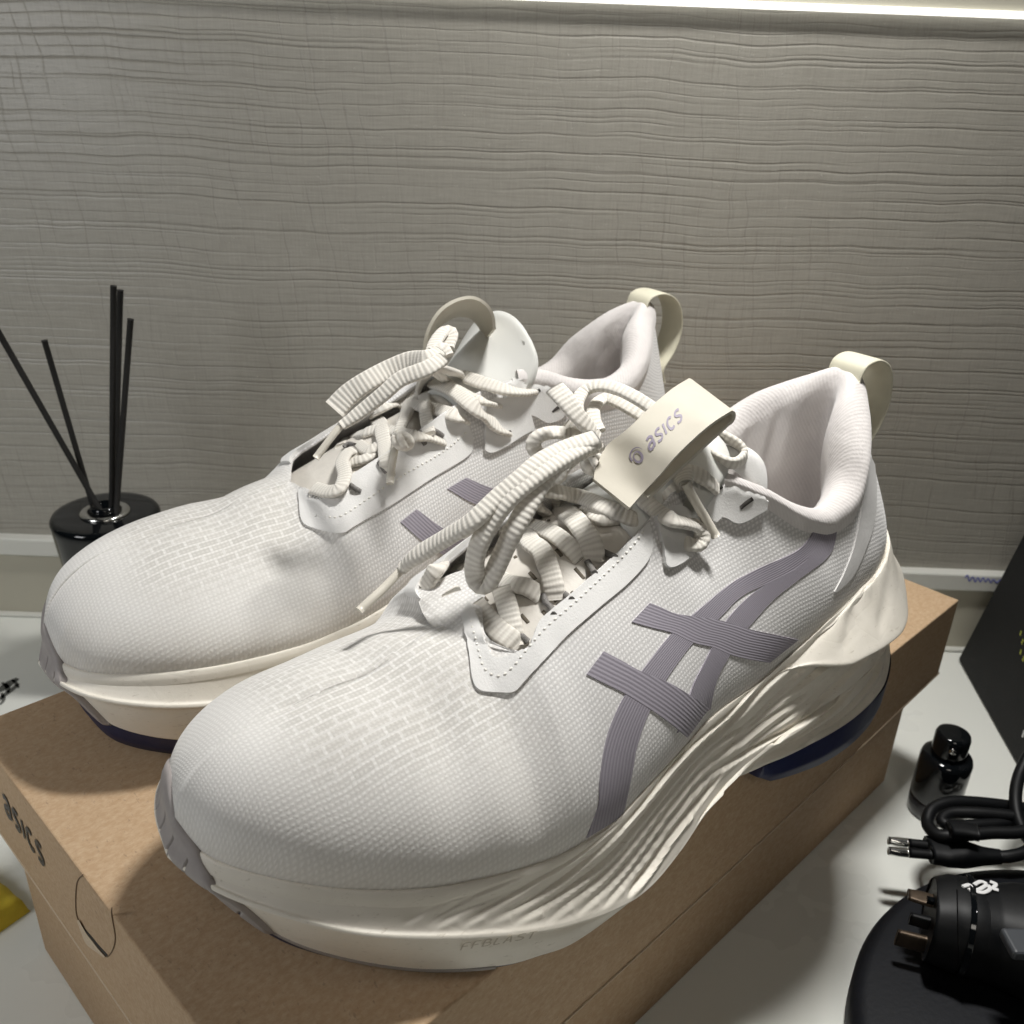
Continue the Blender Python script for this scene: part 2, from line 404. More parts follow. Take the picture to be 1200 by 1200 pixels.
# ================================================================== SETTING
WY = 462.2
V, Fc = box_mesh(-1400, 1400, -900, WY+6, ZT-24, ZT)
tag(mesh_obj('table_top', V, Fc, M['table'], smooth=False), kind='structure')
V, Fc = box_mesh(-1400, 1400, WY+3, WY+12, -56, 228.6)
tag(mesh_obj('wall', V, Fc, M['wall'], smooth=False, origin=(0, WY, ZT)), kind='structure')
# panel foot below the lip
V, Fc = box_mesh(-1400, 1400, WY, WY+10, ZT+.4, -57.6)
base = empty('skirting_board', 'pale skirting ledge with a projecting lip along the foot of the wallpapered wall', 'skirting board', (0, WY, ZT))
def rel(V, o): return np.asarray(V)-np.array(o)
mesh_obj('panel', rel(V, (0, WY, ZT)), Fc, M['beige'], base, smooth=False)
V, Fc = box_mesh(-1400, 1400, WY-3.5, WY+10, -57.6, -46.6)
bevel(mesh_obj('lip', rel(V, (0, WY, ZT)), Fc, M['white'], base, smooth=False), 1.2, 3)
V, Fc = box_mesh(-1400, 1400, WY-4, WY, ZT+.3, ZT+2.2)
bevel(mesh_obj('sealant_bead', rel(V, (0, WY, ZT)), Fc, M['white'], base, smooth=False), .8, 2)
# led strip and cabinet panel above
V, Fc = box_mesh(-1400, 1400, WY-1.5, WY+12, 228.8, 231.2)
cabo = (0, WY, 228.8)
cab = empty('wall_cabinet', 'beige cabinet front with a glowing white strip along its lower edge, above the wallpaper', 'cabinet', cabo)
mesh_obj('light_strip', rel(V, cabo), Fc, M['led'], cab, smooth=False)
V, Fc = box_mesh(-1400, 1400, WY+.5, WY+12, 231.4, 330)
mesh_obj('front_panel', rel(V, cabo), Fc, M['beige'], cab, smooth=False)

# ------------------------------------------------------------------ shoe box
BY = .7755
be = np.array([math.cos(BY), math.sin(BY), 0]); bn = np.array([-be[1], be[0], 0]); BB = np.array([195.38, 349.37, 0])
BL, BW, BH = 340., 183., 38.5
BC = BB-be*BL                               # near corner (below the frame)
box = empty('shoe_box', 'brown kraft cardboard shoe box with a separate lid carrying both white running shoes', 'shoe box', (BC[0], BC[1], ZT), math.degrees(BY))
# local: x along long axis, y across, z from table
H = -ZT
def panel(name, P, th, mat, parent, seg=(24, 10), bow=0.):
    """cardboard sheet from 4 corners P (ccw seen from outside) with thickness inward."""
    P = np.array(P, float); n, m = seg; a = np.linspace(0, 1, n)[:, None, None]; b = np.linspace(0, 1, m)[None, :, None]
    G = (P[0]*(1-a)+P[1]*a)*(1-b)+(P[3]*(1-a)+P[2]*a)*b
    N = np.cross(P[1]-P[0], P[3]-P[0]); N /= np.linalg.norm(N)
    G = G+N*(bow*np.sin(a*math.pi)*np.sin(b*math.pi))
    NN = np.broadcast_to(N, G.shape)
    Vv = np.concatenate([G.reshape(-1, 3), (G-NN*th).reshape(-1, 3)]); k = n*m
    F = grid_faces(n, m)+[tuple(k+i for i in f[::-1]) for f in grid_faces(n, m)]
    rim = [i*m for i in range(n)]+[(n-1)*m+j for j in range(1, m)]+[i*m+m-1 for i in range(n-2, -1, -1)]+[j for j in range(m-2, 0, -1)]
    for p, q in zip(rim, rim[1:]+rim[:1]): F.append((q, p, k+p, k+q))
    return mesh_obj(name, Vv, F, mat, parent, smooth=False)
def open_box(name, x0, x1, y0, y1, z0, z1, th, parent, top=True, bow=0.):
    bm = bmesh.new()
    V, Fc = box_mesh(x0, x1, y0, y1, z0, z1)
    vs = [bm.verts.new(v*K) for v in V]
    for f in Fc:
        idx = set(f)
        zz = [V[i][2] for i in f]
        if (not top and all(abs(z-z1) < 1e-6 for z in zz)) or (top and all(abs(z-z0) < 1e-6 for z in zz)): continue
        bm.faces.new([vs[i] for i in f])
    bmesh.ops.recalc_face_normals(bm, faces=bm.faces)
    bmesh.ops.subdivide_edges(bm, edges=bm.edges, cuts=14, use_grid_fill=True)
    if bow:
        for v in bm.verts:
            x = (v.co.x/K-x0)/(x1-x0); y = (v.co.y/K-y0)/(y1-y0); z = (v.co.z/K-z0)/(z1-z0)
            if abs(y) < 1e-4: v.co.y -= bow*K*math.sin(math.pi*min(1, max(0, x)))*.8*(1-z if top else .6)
            pass
    for v in bm.verts:                       # the worn box is not quite square: near end swings in, lid droops at that end
        fx = 1-v.co.x/K/BL; v.co.x += 6.5*K*(1-v.co.y/K/BW)*fx
        if top: v.co.z -= 8*K*fx*(1-(v.co.z/K-z0)/(z1-z0))
    bmesh.ops.recalc_face_normals(bm, faces=bm.faces)
    if sum(f.normal.z*f.calc_area() for f in bm.faces) < 0 and top: bmesh.ops.reverse_faces(bm, faces=bm.faces)
    me = bpy.data.meshes.new(name); bm.to_mesh(me); bm.free(); me.materials.append(M['card'])
    o = bpy.data.objects.new(name, me); col.objects.link(o); o.parent = parent
    md = o.modifiers.new('thick', 'SOLIDIFY'); md.thickness = th*K; md.offset = -1; me.materials.append(M['paper']); md.material_offset_rim = 1
    bevel(o, 1.1, 2); return o
base_ = open_box('box_base', 2.2, BL-13, 6.5, BW-10, .3, H-4, 1.6, box, top=False, bow=.3)
lid = open_box('lid', 0, BL, 0, BW, H-BH, H, 1.6, box, top=True, bow=1.6)

def lip_edge(pts): 
    V, F, uv, C = sweep(pts, .42, .42, n=60, seg=8); mesh_obj('cut_edge', V, F, M['paper'], lid)
xs_ = np.linspace(0, 1, 30); 
lip_edge([(6.5+(BL-6.5)*t, -1.3*math.sin(math.pi*t)-.1, H-BH-8*(1-t)*(1-t*.02)+.2) for t in xs_])
lip_edge([(6.5-6.5*t+.1, BW*t, H-BH-8+.2) for t in np.linspace(0, 1, 8)])
# ================================================================== SHOES
# stations run from the toe tip round to the back of the heel; shoe-local u (X toe, Y lateral, Z up)
F_LAT = [(253, -9, 33), (249, 5, 34), (239, 18, 33), (226, 28, 30.5), (211, 36, 28.5), (196, 41, 27.5), (186, 43.5, 27), (178, 45, 27.5), (165, 46, 29), (152, 44.5, 32), (136, 41.5, 34.5),
         (118, 38, 36.5), (96, 37, 39), (80, 37, 44), (68, 37, 48), (57, 36.5, 50.5), (46, 35.5, 53), (35, 33.5, 54.5), (20, 27, 56), (9, 16, 57), (6, 4, 57)]
F_MED = [(253, -9, 33), (251, -22, 33.5), (244, -33, 34), (231, -41, 34), (215, -45, 33), (196, -47, 33), (184, -46, 33.5), (175, -45, 34.5), (163, -43, 37), (150, -40, 40), (132, -35, 44),
         (115, -31, 46.5), (95, -29, 48), (82, -28, 50), (67, -28, 52), (57, -28, 53), (46, -27, 54), (35, -25, 55), (21, -18, 56), (10, -8, 57), (6, 4, 57)]
RIDGE = [(225, -5, 61.5), (223, -5, 62), (219, -4.5, 63), (213, -4, 64.5), (204, -3, 66.5), (194, -3, 68.3), (181, -3, 70)]
T_LAT = RIDGE+[(173, 17, 69.5), (165, 15.5, 75), (154, 15.5, 80), (137, 14, 86), (122, 13, 93), (103, 10, 98), (87, 20, 92.5), (76, 27, 85.5), (64, 29, 80.5), (56, 29.5, 80.5), (48, 29, 83.5), (40, 25, 93), (28, 15, 103), (17, 2, 109)]
T_MED = RIDGE+[(178, -21.5, 70.3), (168, -22, 76), (156, -22, 81.5), (139, -20, 88), (122, -18, 94), (104, -18, 98), (90, -21, 97), (77, -25, 92), (65, -27, 89), (56, -27, 89), (47, -26, 93), (38, -21, 99), (27, -10, 105), (17, 2, 109)]
B1 = [(5, 0, 17), (4.5, 3, 17), (3.5, 5, 17.5), (2, 6, 18), (1, 6, 18.5), (0, 6, 19), (0, 5, 19), (0, 5, 19), (0, 4, 19), (0, 4, 19), (0, 4, 20), (0, 3.5, 21), (0, 3, 20), (0, 2.5, 17), (0, 2, 14), (0, 2, 12), (0, 2, 12), (0, 1.5, 13), (-1.5, 1.5, 14), (-2.5, .8, 15), (-3, 0, 15)]
B2 = [(19, -1, 1), (17, 7, 1), (12, 13, 1), (6, 17, .8), (3, 19, .5), (1, 20, 0), (0, 20, -.5), (0, 15, -4), (0, 15, -6), (0, 14, -8), (0, 12, -11), (0, 9, -15), (0, 6, -18), (0, 3.5, -15), (0, 1.5, -12), (0, 1, -10), (0, 1, -9), (0, 1, -9), (-2, 1.5, -12), (-4, .8, -14), (-4, 0, -15)]
R2_LAT = [(256, -9, 30.5), (251.5, 6, 30.5), (242, 20, 28.5), (229, 32, 24.5), (214, 40, 20), (199, 46, 16), (189, 49, 13.5), (181, 50.5, 11.5), (168, 52, 9), (154, 51, 6.5), (137, 47, 6.5), (118, 43, 12), (97, 43, 18),
          (82, 44.5, 21), (69, 45, 23), (57, 45, 25), (45, 44, 26), (32, 41, 27), (15, 32, 28), (1, 19, 29), (-3, 5, 29)]
R4_LAT = [(251, -13, 23), (247, 2, 18), (239, 16, 13), (227, 27, 8), (213, 37, 4.5), (198, 45.5, 3.2), (188, 49, 3), (180, 51, 3), (167, 51, 3), (152, 49.5, 3), (133, 44.5, 3), (115, 37, 6), (97, 41, 9), (83, 45, 12), (68, 47.5, 14), (56, 48, 15),
          (44, 47, 16), (31, 44, 16), (14, 35, 16), (-1, 21, 16), (-6, 5, 16)]
A_ = np.array
F_LAT, F_MED, T_LAT, T_MED, B1, B2, R2_LAT, R4_LAT = map(lambda a: A_(a, float), (F_LAT, F_MED, T_LAT, T_MED, B1, B2, R2_LAT, R4_LAT))
R2_MED = np.stack([R2_LAT[:, 0]+(F_MED-F_LAT)[:, 0], F_MED[:, 1]-np.interp(range(21), [0, 1, 3, 8, 12, 14, 18, 20], [0, 2, 4, 4.5, 5, 7, 6, -1]), R2_LAT[:, 2]+np.interp(range(21), [0, 5, 10, 20], [0, 5, 5, 0])], 1)
R4_MED = np.stack([R4_LAT[:, 0]+(F_MED-F_LAT)[:, 0], R2_MED[:, 1]+np.interp(range(21), [0, 1, 5, 11, 12, 20], [-4, 2, 2, 6, 3, 0]), R4_LAT[:, 2]], 1)
R2_MED[0] = R2_LAT[0]; R4_MED[1:7, 2] += A_([3, 4, 4.5, 4.5, 4, 2]); R4_MED[0] = R4_LAT[0]; R2_MED[20] = R2_LAT[20]; R4_MED[20] = R4_LAT[20]

def loop_tab(lat, med):
    """closed loop of stations: lateral tip->heel, then medial heel->tip (open list, tip repeated at end)."""
    return np.concatenate([lat, med[-2::-1]])
NS = 21
def side_sign(k): return 1 if k <= 20 else -1
def top_line(ts):
    T = loop_tab(T_LAT, T_MED); C = cr_interp(T, ts); Ln = np.stack([np.interp(ts, range(len(T)), T[:, k]) for k in range(3)], 1)
    d = np.minimum(ts, 40-ts); w = np.clip((d-5.8)/.5, 0, 1)*np.clip((7.4-d)/.5, 0, 1)*.6
    return C*(1-w[:, None])+Ln*w[:, None]
def ribs(ts, rows):
    """upper wall ribs at loop params ts (0..40)."""
    Fv = cr_interp(loop_tab(F_LAT, F_MED), ts); Tv = top_line(np.asarray(ts, float))
    s = np.array([1, -1, 1.])
    b1 = cr_interp(loop_tab(B1, B1*s*A_([1, 1, .84])), ts); b2 = cr_interp(loop_tab(B2, B2*s*A_([1, .72, 1])), ts)
    v = rows[None, :, None]
    P0, P3 = Fv[:, None], Tv[:, None]; P1 = P0+b1[:, None]; P2 = P3+b2[:, None]
    return (1-v)**3*P0+3*v*(1-v)**2*P1+3*v*v*(1-v)*P2+v**3*P3
def fbump(G):
    """soft cloth dents, forefoot crease and vamp hollows (shoe-local)."""
    x, y, z = G[..., 0], G[..., 1], G[..., 2]
    d = -2.2*np.exp(-((x-196-.25*(y-10))/7)**2)*np.exp(-((y-22)/16)**2)
    d += -2.0*np.exp(-((x-205)/9)**2)*np.exp(-((y+4)/14)**2)+1.0*np.exp(-((x-220)/12)**2)*np.exp(-((y-6)/14)**2)
    d += -1.4*np.exp(-((x-188+.3*(y+20))/6)**2)*np.exp(-((y+22)/14)**2)
    d += -2.4*np.exp(-((x-112)/9)**2)*np.exp(-((z-84)/9)**2)*(y > 0)
    d += .5*np.sin(x*.11+y*.05)*np.sin(y*.09+1)
    return d
def knit_zone(G):
    x, y, z = G[..., 0], G[..., 1], G[..., 2]
    r = np.clip((x-165)/22, 0, 1)
    g = np.clip((x-172)/14, 0, 1)*np.clip((z-50)/10, 0, 1)*np.clip((236-x)/10, 0, 1)
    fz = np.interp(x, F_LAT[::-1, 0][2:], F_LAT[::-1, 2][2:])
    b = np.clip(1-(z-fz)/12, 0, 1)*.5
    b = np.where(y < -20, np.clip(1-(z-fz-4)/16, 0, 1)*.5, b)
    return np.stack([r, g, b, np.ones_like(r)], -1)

def upper_grids():
    tb = np.linspace(0, 40, 401); rows = np.linspace(0, 1, 44)
    G = ribs(tb, rows)
    N = normals_grid(G); c = np.array([130, 0, 50.])
    if (N[50, 20] @ np.array([0, 1, 0.])) < 0: N = -N
    w = np.sin(np.pi*rows)[None, :]**.5
    toe = (np.minimum(tb, 40-tb) < 6.5)[:, None]; w = np.where(toe, np.clip(rows/.25, 0, 1)[None, :], w)
    G = G+N*(fbump(G)*w)[..., None]
    return tb, rows, G
def midsole_grid(ts, nrow=64):
    Fv = cr_interp(loop_tab(F_LAT, F_MED), ts); R2 = cr_interp(loop_tab(R2_LAT, R2_MED), ts); R4 = cr_interp(loop_tab(R4_LAT, R4_MED), ts)
    out = R2-Fv; out[:, 2] = 0; 
    # outward horizontal
    tang = np.gradient(R2, axis=0); o = np.stack([tang[:, 1], -tang[:, 0], 0*tang[:, 0]], 1); o /= np.linalg.norm(o, axis=1, keepdims=True)
    cen = np.array([125, 0, 0.]); 
    if o[len(o)//4] @ np.array([0, 1, 0.]) < 0: o = -o
    up = np.array([0, 0, 1.])
    P = [Fv-o*2+up*0, Fv+o*.6+up*1.8, Fv+o*1.8+up*.6, Fv+o*2.3-up*1.5, Fv*.72+R2*.28+o*1.0, Fv*.45+R2*.55+o*.6, Fv*.15+R2*.85+o*.5, R2+o*.9+up*.6, R2+o*1.2-up*.4, R2+o*.1-up*1.5, R2-o*.9-up*2.0, (R2*.5+R4*.5)-o*.1, R4*.85+R2*.15, R4, R4-o*1.3-up*.5, R4-o*4-up*.5]
    P = np.stack(P, 1)                                # n x k x 3
    k = P.shape[1]
    # keep the groove from crossing where R2 meets R4
    G = np.stack([cr_interp(P[i], np.linspace(0, k-1, nrow)) for i in range(len(P))])
    return G, o
def carve(G, N, lines, depth, wid, mask=None):
    """fold lines: crisp step on one side that eases out on the other."""
    V = G.reshape(-1, 3); Nn = N.reshape(-1, 3); D = np.zeros(len(V))
    for L, dp, w in lines:
        L = resample(L, 40); best = np.full(len(V), 1e9); sgn = np.zeros(len(V)); par = np.zeros(len(V))
        lo, hi = L.min(0)-6, L.max(0)+6
        idx = np.where(((V > lo) & (V < hi)).all(1))[0]
        if len(idx) == 0: continue
        v = V[idx]; bd = np.full(len(idx), 1e9); bs = np.zeros(len(idx)); bp = np.zeros(len(idx))
        for i in range(len(L)-1):
            a, b = L[i], L[i+1]; d = b-a; t = np.clip(((v-a) @ d)/(d @ d), 0, 1); c = a+t[:, None]*d; e = v-c; dist = np.linalg.norm(e, axis=1)
            s = np.einsum('ij,ij->i', np.cross(Nn[idx], d/np.linalg.norm(d)), e)
            u = dist < bd; bd[u] = dist[u]; bs[u] = s[u]; bp[u] = (i+t[u])/(len(L)-1)
        taper = np.clip(bp/.12, 0, 1)*np.clip((1-bp)/.12, 0, 1)
        bs = np.sign(bs)*bd
        prof = np.where(bs >= 0, -.62*np.maximum(0, 1-bs/(2.0*w)), -.62*np.exp(-(bs/.5)**2))-.75*np.exp(-(bs/.55)**2)+np.where(bs < 0, .35*np.exp(-((bs+1.1)/.9)**2), 0)
        q = 1.7*dp*prof*taper; D[idx] = np.where(q < 0, np.minimum(D[idx], q), np.where(D[idx] < 0, D[idx], np.maximum(D[idx], q)))
    return D.reshape(G.shape[:2])

class Shoe:
    def __init__(s, frame, label, group):
        s.fr = frame
        s.root = empty('running_shoe', label, 'shoe', frame.o, frame.deg, group)
        s.parts = []
    def ob(s, L):                        # shoe-local (lateral +Y) -> object local
        return s.fr.ob(L)
    def w2o(s, P):                       # u world -> object local
        return (np.asarray(P, float)-s.fr.o) @ s.fr.R.T
    def grid(s, name, G, mat, parent=None, uv=None, flip=False, close_u=False, close_v=False, zone=None, mask=None, solid=0):
        n, m, _ = G.shape
        F = grid_faces(n, m, close_u, close_v, flip=(flip != (s.fr.mir < 0)))
        if mask is not None:
            F = [f for f in F if mask.reshape(-1)[list(f)].all()]
        if uv is None: uv = arclen_uv(G)
        o = mesh_obj(name, s.ob(G.reshape(-1, 3)), F, mat, parent or s.root, uv=uv)
        if zone is not None:
            at = o.data.color_attributes.new('zone', 'FLOAT_COLOR', 'POINT'); at.data.foreach_set('color', zone.reshape(-1, 4).astype(np.float32).ravel())
        if solid:
            md = o.modifiers.new('thick', 'SOLIDIFY'); md.thickness = solid*K; md.offset = -1
        return o
    def bvh(s, grids):
        V, F = [], []; k = 0
        for G in grids:
            n, m, _ = G.shape; V += [Vector(v) for v in s.fr.w(G.reshape(-1, 3))]; F += [tuple(k+i for i in f) for f in grid_faces(n, m)]; k += n*m
        return BVHTree.FromPolygons(V, F)
    def cast(s, bvh, px, py, last=None):
        d = Vector(ray(px, py)).normalized(); h = bvh.ray_cast(Vector(CAM), d)
        if h[0] is not None: return np.array(h[0]), np.array(h[1])
        dist = (Vector(CAM)-Vector(last)).length if last is not None else 270
        h = bvh.find_nearest(Vector(CAM)+d*dist); return np.array(h[0]), np.array(h[1])
    def strip(s, name, bvh, ea, eb, n, m, th, mat, parent=None, base=0., uvs=True):
        A1, B1_ = resample([(*p, 0) for p in ea], n), resample([(*p, 0) for p in eb], n); G = np.zeros((n, m, 3)); last = None
        for i in range(n):
            for j in range(m):
                t = j/(m-1); p = A1[i]*(1-t)+B1_[i]*t; h, _ = s.cast(bvh, p[0], p[1], last); G[i, j] = h; last = h
        N = normals_grid(G)
        if N[n//2, m//2] @ (CAM-G[n//2, m//2]) < 0: G = G[:, ::-1]; N = -N[:, ::-1]
        Gl = s.w2o(G.reshape(-1, 3)).reshape(G.shape); Nl = N @ s.fr.R.T
        return slab(name, Gl, Nl, th, mat, parent or s.root, base=base), G, N
    def tube(s, name, pts, rw, rh, mat, parent=None, sq=1., seg=12, up=(0, 0, 1), twist=None, local=False, n=None):
        P = s.fr.w(pts) if local else np.array(pts)
        V, F, uv, C = sweep(P, rw, rh, seg=seg, sq=sq, up=up, twist=twist, n=n)
        return mesh_obj(name, s.w2o(V), F, mat, parent or s.root, uv=uv)

def base_shoe(S, tc):
    tb, rows, G = upper_grids()
    n, m, _ = G.shape
    Fa = loop_tab(F_LAT, F_MED)
    # cloth coordinates: arc length over the top line, and signed distance down each side from it
    rx = np.r_[[80, 110, 130, 150, 165, 181], [p[0] for p in RIDGE[:-1]][::-1], 240, 247, 252, 256]; rz = np.r_[[108, 104, 98, 88, 78, 70.5], [p[2] for p in RIDGE[:-1]][::-1], 62, 55, 46, 36]
    ry = np.interp(G[..., 0], [170, 224, 256], [-3, -5, -9]); zr = np.interp(G[..., 0], rx, rz)
    ux = np.linspace(-10, 260, 400); ua = np.r_[0, np.cumsum(np.hypot(np.diff(ux), np.diff(np.interp(ux, rx, rz))))]
    V = np.sign(G[..., 1]-ry)*np.hypot(G[..., 1]-ry, np.maximum(zr-G[..., 2], 0))*1.08
    uv = np.stack([np.interp(G[..., 0], ux, ua), V], 2).reshape(-1, 2)
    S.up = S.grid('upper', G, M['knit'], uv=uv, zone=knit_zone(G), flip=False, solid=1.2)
    bm = bmesh.new(); bm.from_mesh(S.up.data); bmesh.ops.remove_doubles(bm, verts=bm.verts, dist=.02*K); bm.to_mesh(S.up.data); bm.free()
    S.up.data.polygons.foreach_set('use_smooth', [True]*len(S.up.data.polygons))
    S.G_up = G
    # the vamp runs up to a blunt point between the two eyestays
    tA = np.linspace(6.95, -6.95, 40); A0_ = top_line(np.where(tA < 0, 40+tA, tA)); A0_ = A0_[np.abs(tA) >= 5.95]
    A0_ = resample(np.array([(173.5, 17, 69.6), (178, 8, 70.6), (181.5, -3, 70.4), (181, -12, 70.6), (178.5, -21.5, 70.2)]), 41)
    B0_ = resample(np.array([(173, 17.4, 69.8), (177, 10, 70.4), (172.5, 1, 72.6), (164, -9, 75.4), (166, -17, 75), (177.5, -22, 70.4)]), 41)
    t_ = np.linspace(-.12, 1, 18)[None, :, None]; Gn = A0_[:, None]*(1-t_)+B0_[:, None]*t_; Gn[..., 2] += .7*np.sin(np.clip(t_[..., 0], 0, 1)*math.pi)*np.sin(np.linspace(0, math.pi, 41))[:, None]
    Gn[:, :2, 2] -= .5
    uvn = np.stack([Gn[..., 0]+9, Gn[..., 1]], 2).reshape(-1, 2)
    S.G_n = Gn
    if S.fr.mir > 0: S.grid('vamp_point', Gn, M['knit'], parent=S.up, uv=uvn, zone=knit_zone(Gn))
    # ---- tongue
    tc = A_(tc, float)
    C = resample(tc, 60); a = np.linspace(-1, 1, 27)[None, :]
    Gt = np.stack([np.repeat(C[:, 0:1], 27, 1), C[:, 1:2]+a*C[:, 3:4], C[:, 2:3]-C[:, 4:5]*np.abs(a)**2.2], 2)
    ns = 34
    S.tongue = S.grid('tongue', Gt[:ns], M['tongue'], solid=1.6, flip=True)
    nu = Gt[ns-1:]; pn = normals_grid(nu); pn *= np.sign(pn[..., 2:3]+1e-9)
    pad = nu+pn*(2.6*np.sin(np.linspace(.15, 1, nu.shape[0])*math.pi)[:, None]**.7*np.cos(np.linspace(-1, 1, 27)*math.pi/2)[None, :]**.5)[..., None]
    S.pad = S.grid('tongue_pad', pad, M['tongue_pad'], solid=3.2, flip=True)
    S.G_t = Gt
    # ---- collar lining
    ti = np.r_[np.linspace(12.3, 27.7, 190)]
    Tv = cr_interp(loop_tab(T_LAT, T_MED), ti)
    cx = np.clip(Tv[:, 0], 48, 95); dirn = np.stack([cx-Tv[:, 0], 1.5-Tv[:, 1], 0*cx], 1); dirn /= np.linalg.norm(dirn, axis=1, keepdims=True)
    for _ in range(6): dirn[1:-1] = (dirn[:-2]+2*dirn[1:-1]+dirn[2:])/4
    dirn /= np.linalg.norm(dirn, axis=1, keepdims=True)
    w = np.interp(ti, [12.3, 13.5, 14.5, 15.5, 17, 18.5, 20, 21.5, 23, 25, 26, 27.7], [2.2, 2.8, 4, 7.5, 11.5, 12, 10.5, 11, 10.5, 9, 6, 3])
    us = np.interp(ti, [12.3, 13.5, 14.5, 16, 17, 20, 23, 25, 27.7], [.35, .4, .5, .75, .9, 1.05, 1, .9, .5])
    prof = [(-.8, -5), (-1.2, -2.5), (-1.3, 0), (-.5, 3.0), (.18, 5.2), (.5, 6.2), (.8, 4.6), (1.02, .5), (1.08, -6), (1.0, -14), (.8, -24), (.62, -36)]
    rowsP = []
    for a_, b_ in prof:
        inn = np.where(a_ < 0, a_*np.ones_like(w), a_*w); rowsP.append(Tv+dirn*inn[:, None]+np.array([0, 0, 1.])*(b_*(us if b_ > 0 else 1)*np.ones_like(w))[:, None])
    last = rowsP[-1].copy(); last[:, 2] = 49; last += dirn*2; rowsP.append(last)
    Pc = np.stack(rowsP, 1); Gc = np.stack([cr_interp(Pc[i], np.linspace(0, Pc.shape[1]-1, 60)) for i in range(len(Pc))])
    # creases in the padding
    for tcen, amp, wd in ((22.9, 2.6, .35), (21.7, 1.8, .25), (19.2, 1.2, .3), (24.3, 1.2, .4)):
        g = np.exp(-((ti-tcen)/wd)**2)[:, None]*np.clip((np.linspace(0, 1, 60)-.58)/.12, 0, 1)[None, :]*np.clip((1.0-np.linspace(0, 1, 60))/.1, 0, 1)[None, :]
        Gc = Gc-dirn[:, None]*(g*amp)[..., None]
    S.lining = S.grid('collar_lining', Gc, M['lining'], flip=False)
    S.G_c = Gc
    # footbed
    fb = Gc[:, -1]; cen = fb.mean(0); k = len(fb); r = np.linspace(0, 1, 6)
    Gf = cen[None, None]*(1-r)[None, :, None]+fb[:, None]*r[None, :, None]; Gf[..., 2] = 50-.8*(1-r)[None, :]
    ext = Gf
    S.grid('insole', ext, M['lining'])
    # ---- midsole
    ts = np.linspace(0, 40, 1800)
    Gm, o = midsole_grid(ts, 150)
    S.G_m0 = Gm
    return S

def finish_midsole(S, lines_world=None, fl_world=None):
    Gm = S.G_m0.copy(); N = normals_grid(Gm)
    if N[450, 60] @ np.array([0, 1, 0.]) < 0: N = -N
    L = S.lines
    if L:
        D = carve(Gm, N, L, 1, 1)
        for _ in range(1): D[1:-1] = (D[:-2]+2*D[1:-1]+D[2:])/4
        for _ in range(1): D[:, 1:-1] = (D[:, :-2]+2*D[:, 1:-1]+D[:, 2:])/4
        Gm = Gm+N*D[..., None]
    x = Gm[..., 0]
    S.mid = S.grid('midsole', Gm, M['foam'], flip=True); S.mid.data.set_sharp_from_angle(angle=math.radians(32))
    # underside of the foam
    lo = Gm[:, -1]; n = len(lo); half = lo[:n//2+1][::10]; oth = lo[::-1][:n//2+1][::10]; k = min(len(half), len(oth)); a = np.linspace(0, 1, 7)[None, :, None]
    Gb = half[:k, None]*(1-a)+oth[:k, None]*a
    S.grid('foam_underside', Gb, M['foam'], parent=S.mid)
    # ---- outsole pads
    def pad(name, t0, t1, zf, mat, inset=-.6):
        ii = np.linspace(t0, t1, 120); R4 = cr_interp(R4_LAT, ii); R4m = cr_interp(R4_MED, ii)
        zb = np.array([zf(v) for v in ii])
        rows = []
        def cl(R, sg):
            a = R.copy(); a[:, 1] -= sg*inset; a[:, 2] += .3
            b = R.copy(); b[:, 1] -= sg*(inset+.2); b[:, 2] = zb*.55+R[:, 2]*.45
            c = R.copy(); c[:, 1] -= sg*(inset+1.6); c[:, 2] = zb+.5
            d = R.copy(); d[:, 1] -= sg*(inset+4); d[:, 2] = zb
            return [a, b, c, d]
        la = cl(R4, 1); me = cl(R4m, -1)
        mids = [la[-1]*(1-t)+me[-1]*t for t in (.25, .5, .75)]
        G = np.stack(la+mids+me[::-1], 1)
        # end caps drawn in
        e0, e1 = G[0].copy(), G[-1].copy(); e0[:, 2] = np.maximum(e0[:, 2], R4[0, 2]); e1[:, 2] = np.maximum(e1[:, 2], R4[-1, 2])
        if t1 >= 19.9: e1[:, 0] -= .2
        G = np.concatenate([e0[None], G, e1[None]])
        return S.grid(name, G, mat)
    pad('heel_outsole', 12.2, 19.97, lambda v: float(np.interp(v, [12, 12.6, 14, 16, 17.5, 18.5, 20], [6, 1, -.2, -.2, 0, 1.5, 4.5])), M['navy'])
    pad('forefoot_outsole', .03, 10.6, lambda v: float(np.interp(v, [0, 1, 2, 3, 4, 5, 10, 10.6], [19.5, 14, 9, 4.6, 1.6, .3, .3, 2.2])), M['navy'], inset=.9)
    # taupe rubber edge under the toe, lateral side
    ii = np.linspace(.6, 4.9, 70); R = cr_interp(R4_LAT, ii); G = []
    for dy, dz in ((-.9, .6), (.25, .4), (.2, -.9), (-.6, -2.2), (-4, -2.3)):
        q = R.copy(); t = np.gradient(R, axis=0); o = np.stack([-t[:, 1], t[:, 0], 0*t[:, 0]], 1); o /= np.linalg.norm(o, axis=1, keepdims=True); o *= np.sign(o[:, 1:2]+1e-9)
        G.append(q+o*dy+np.array([0, 0, dz*.8]))
    S.grid('toe_outsole_edge', np.stack(G, 1), M['greyrub'])

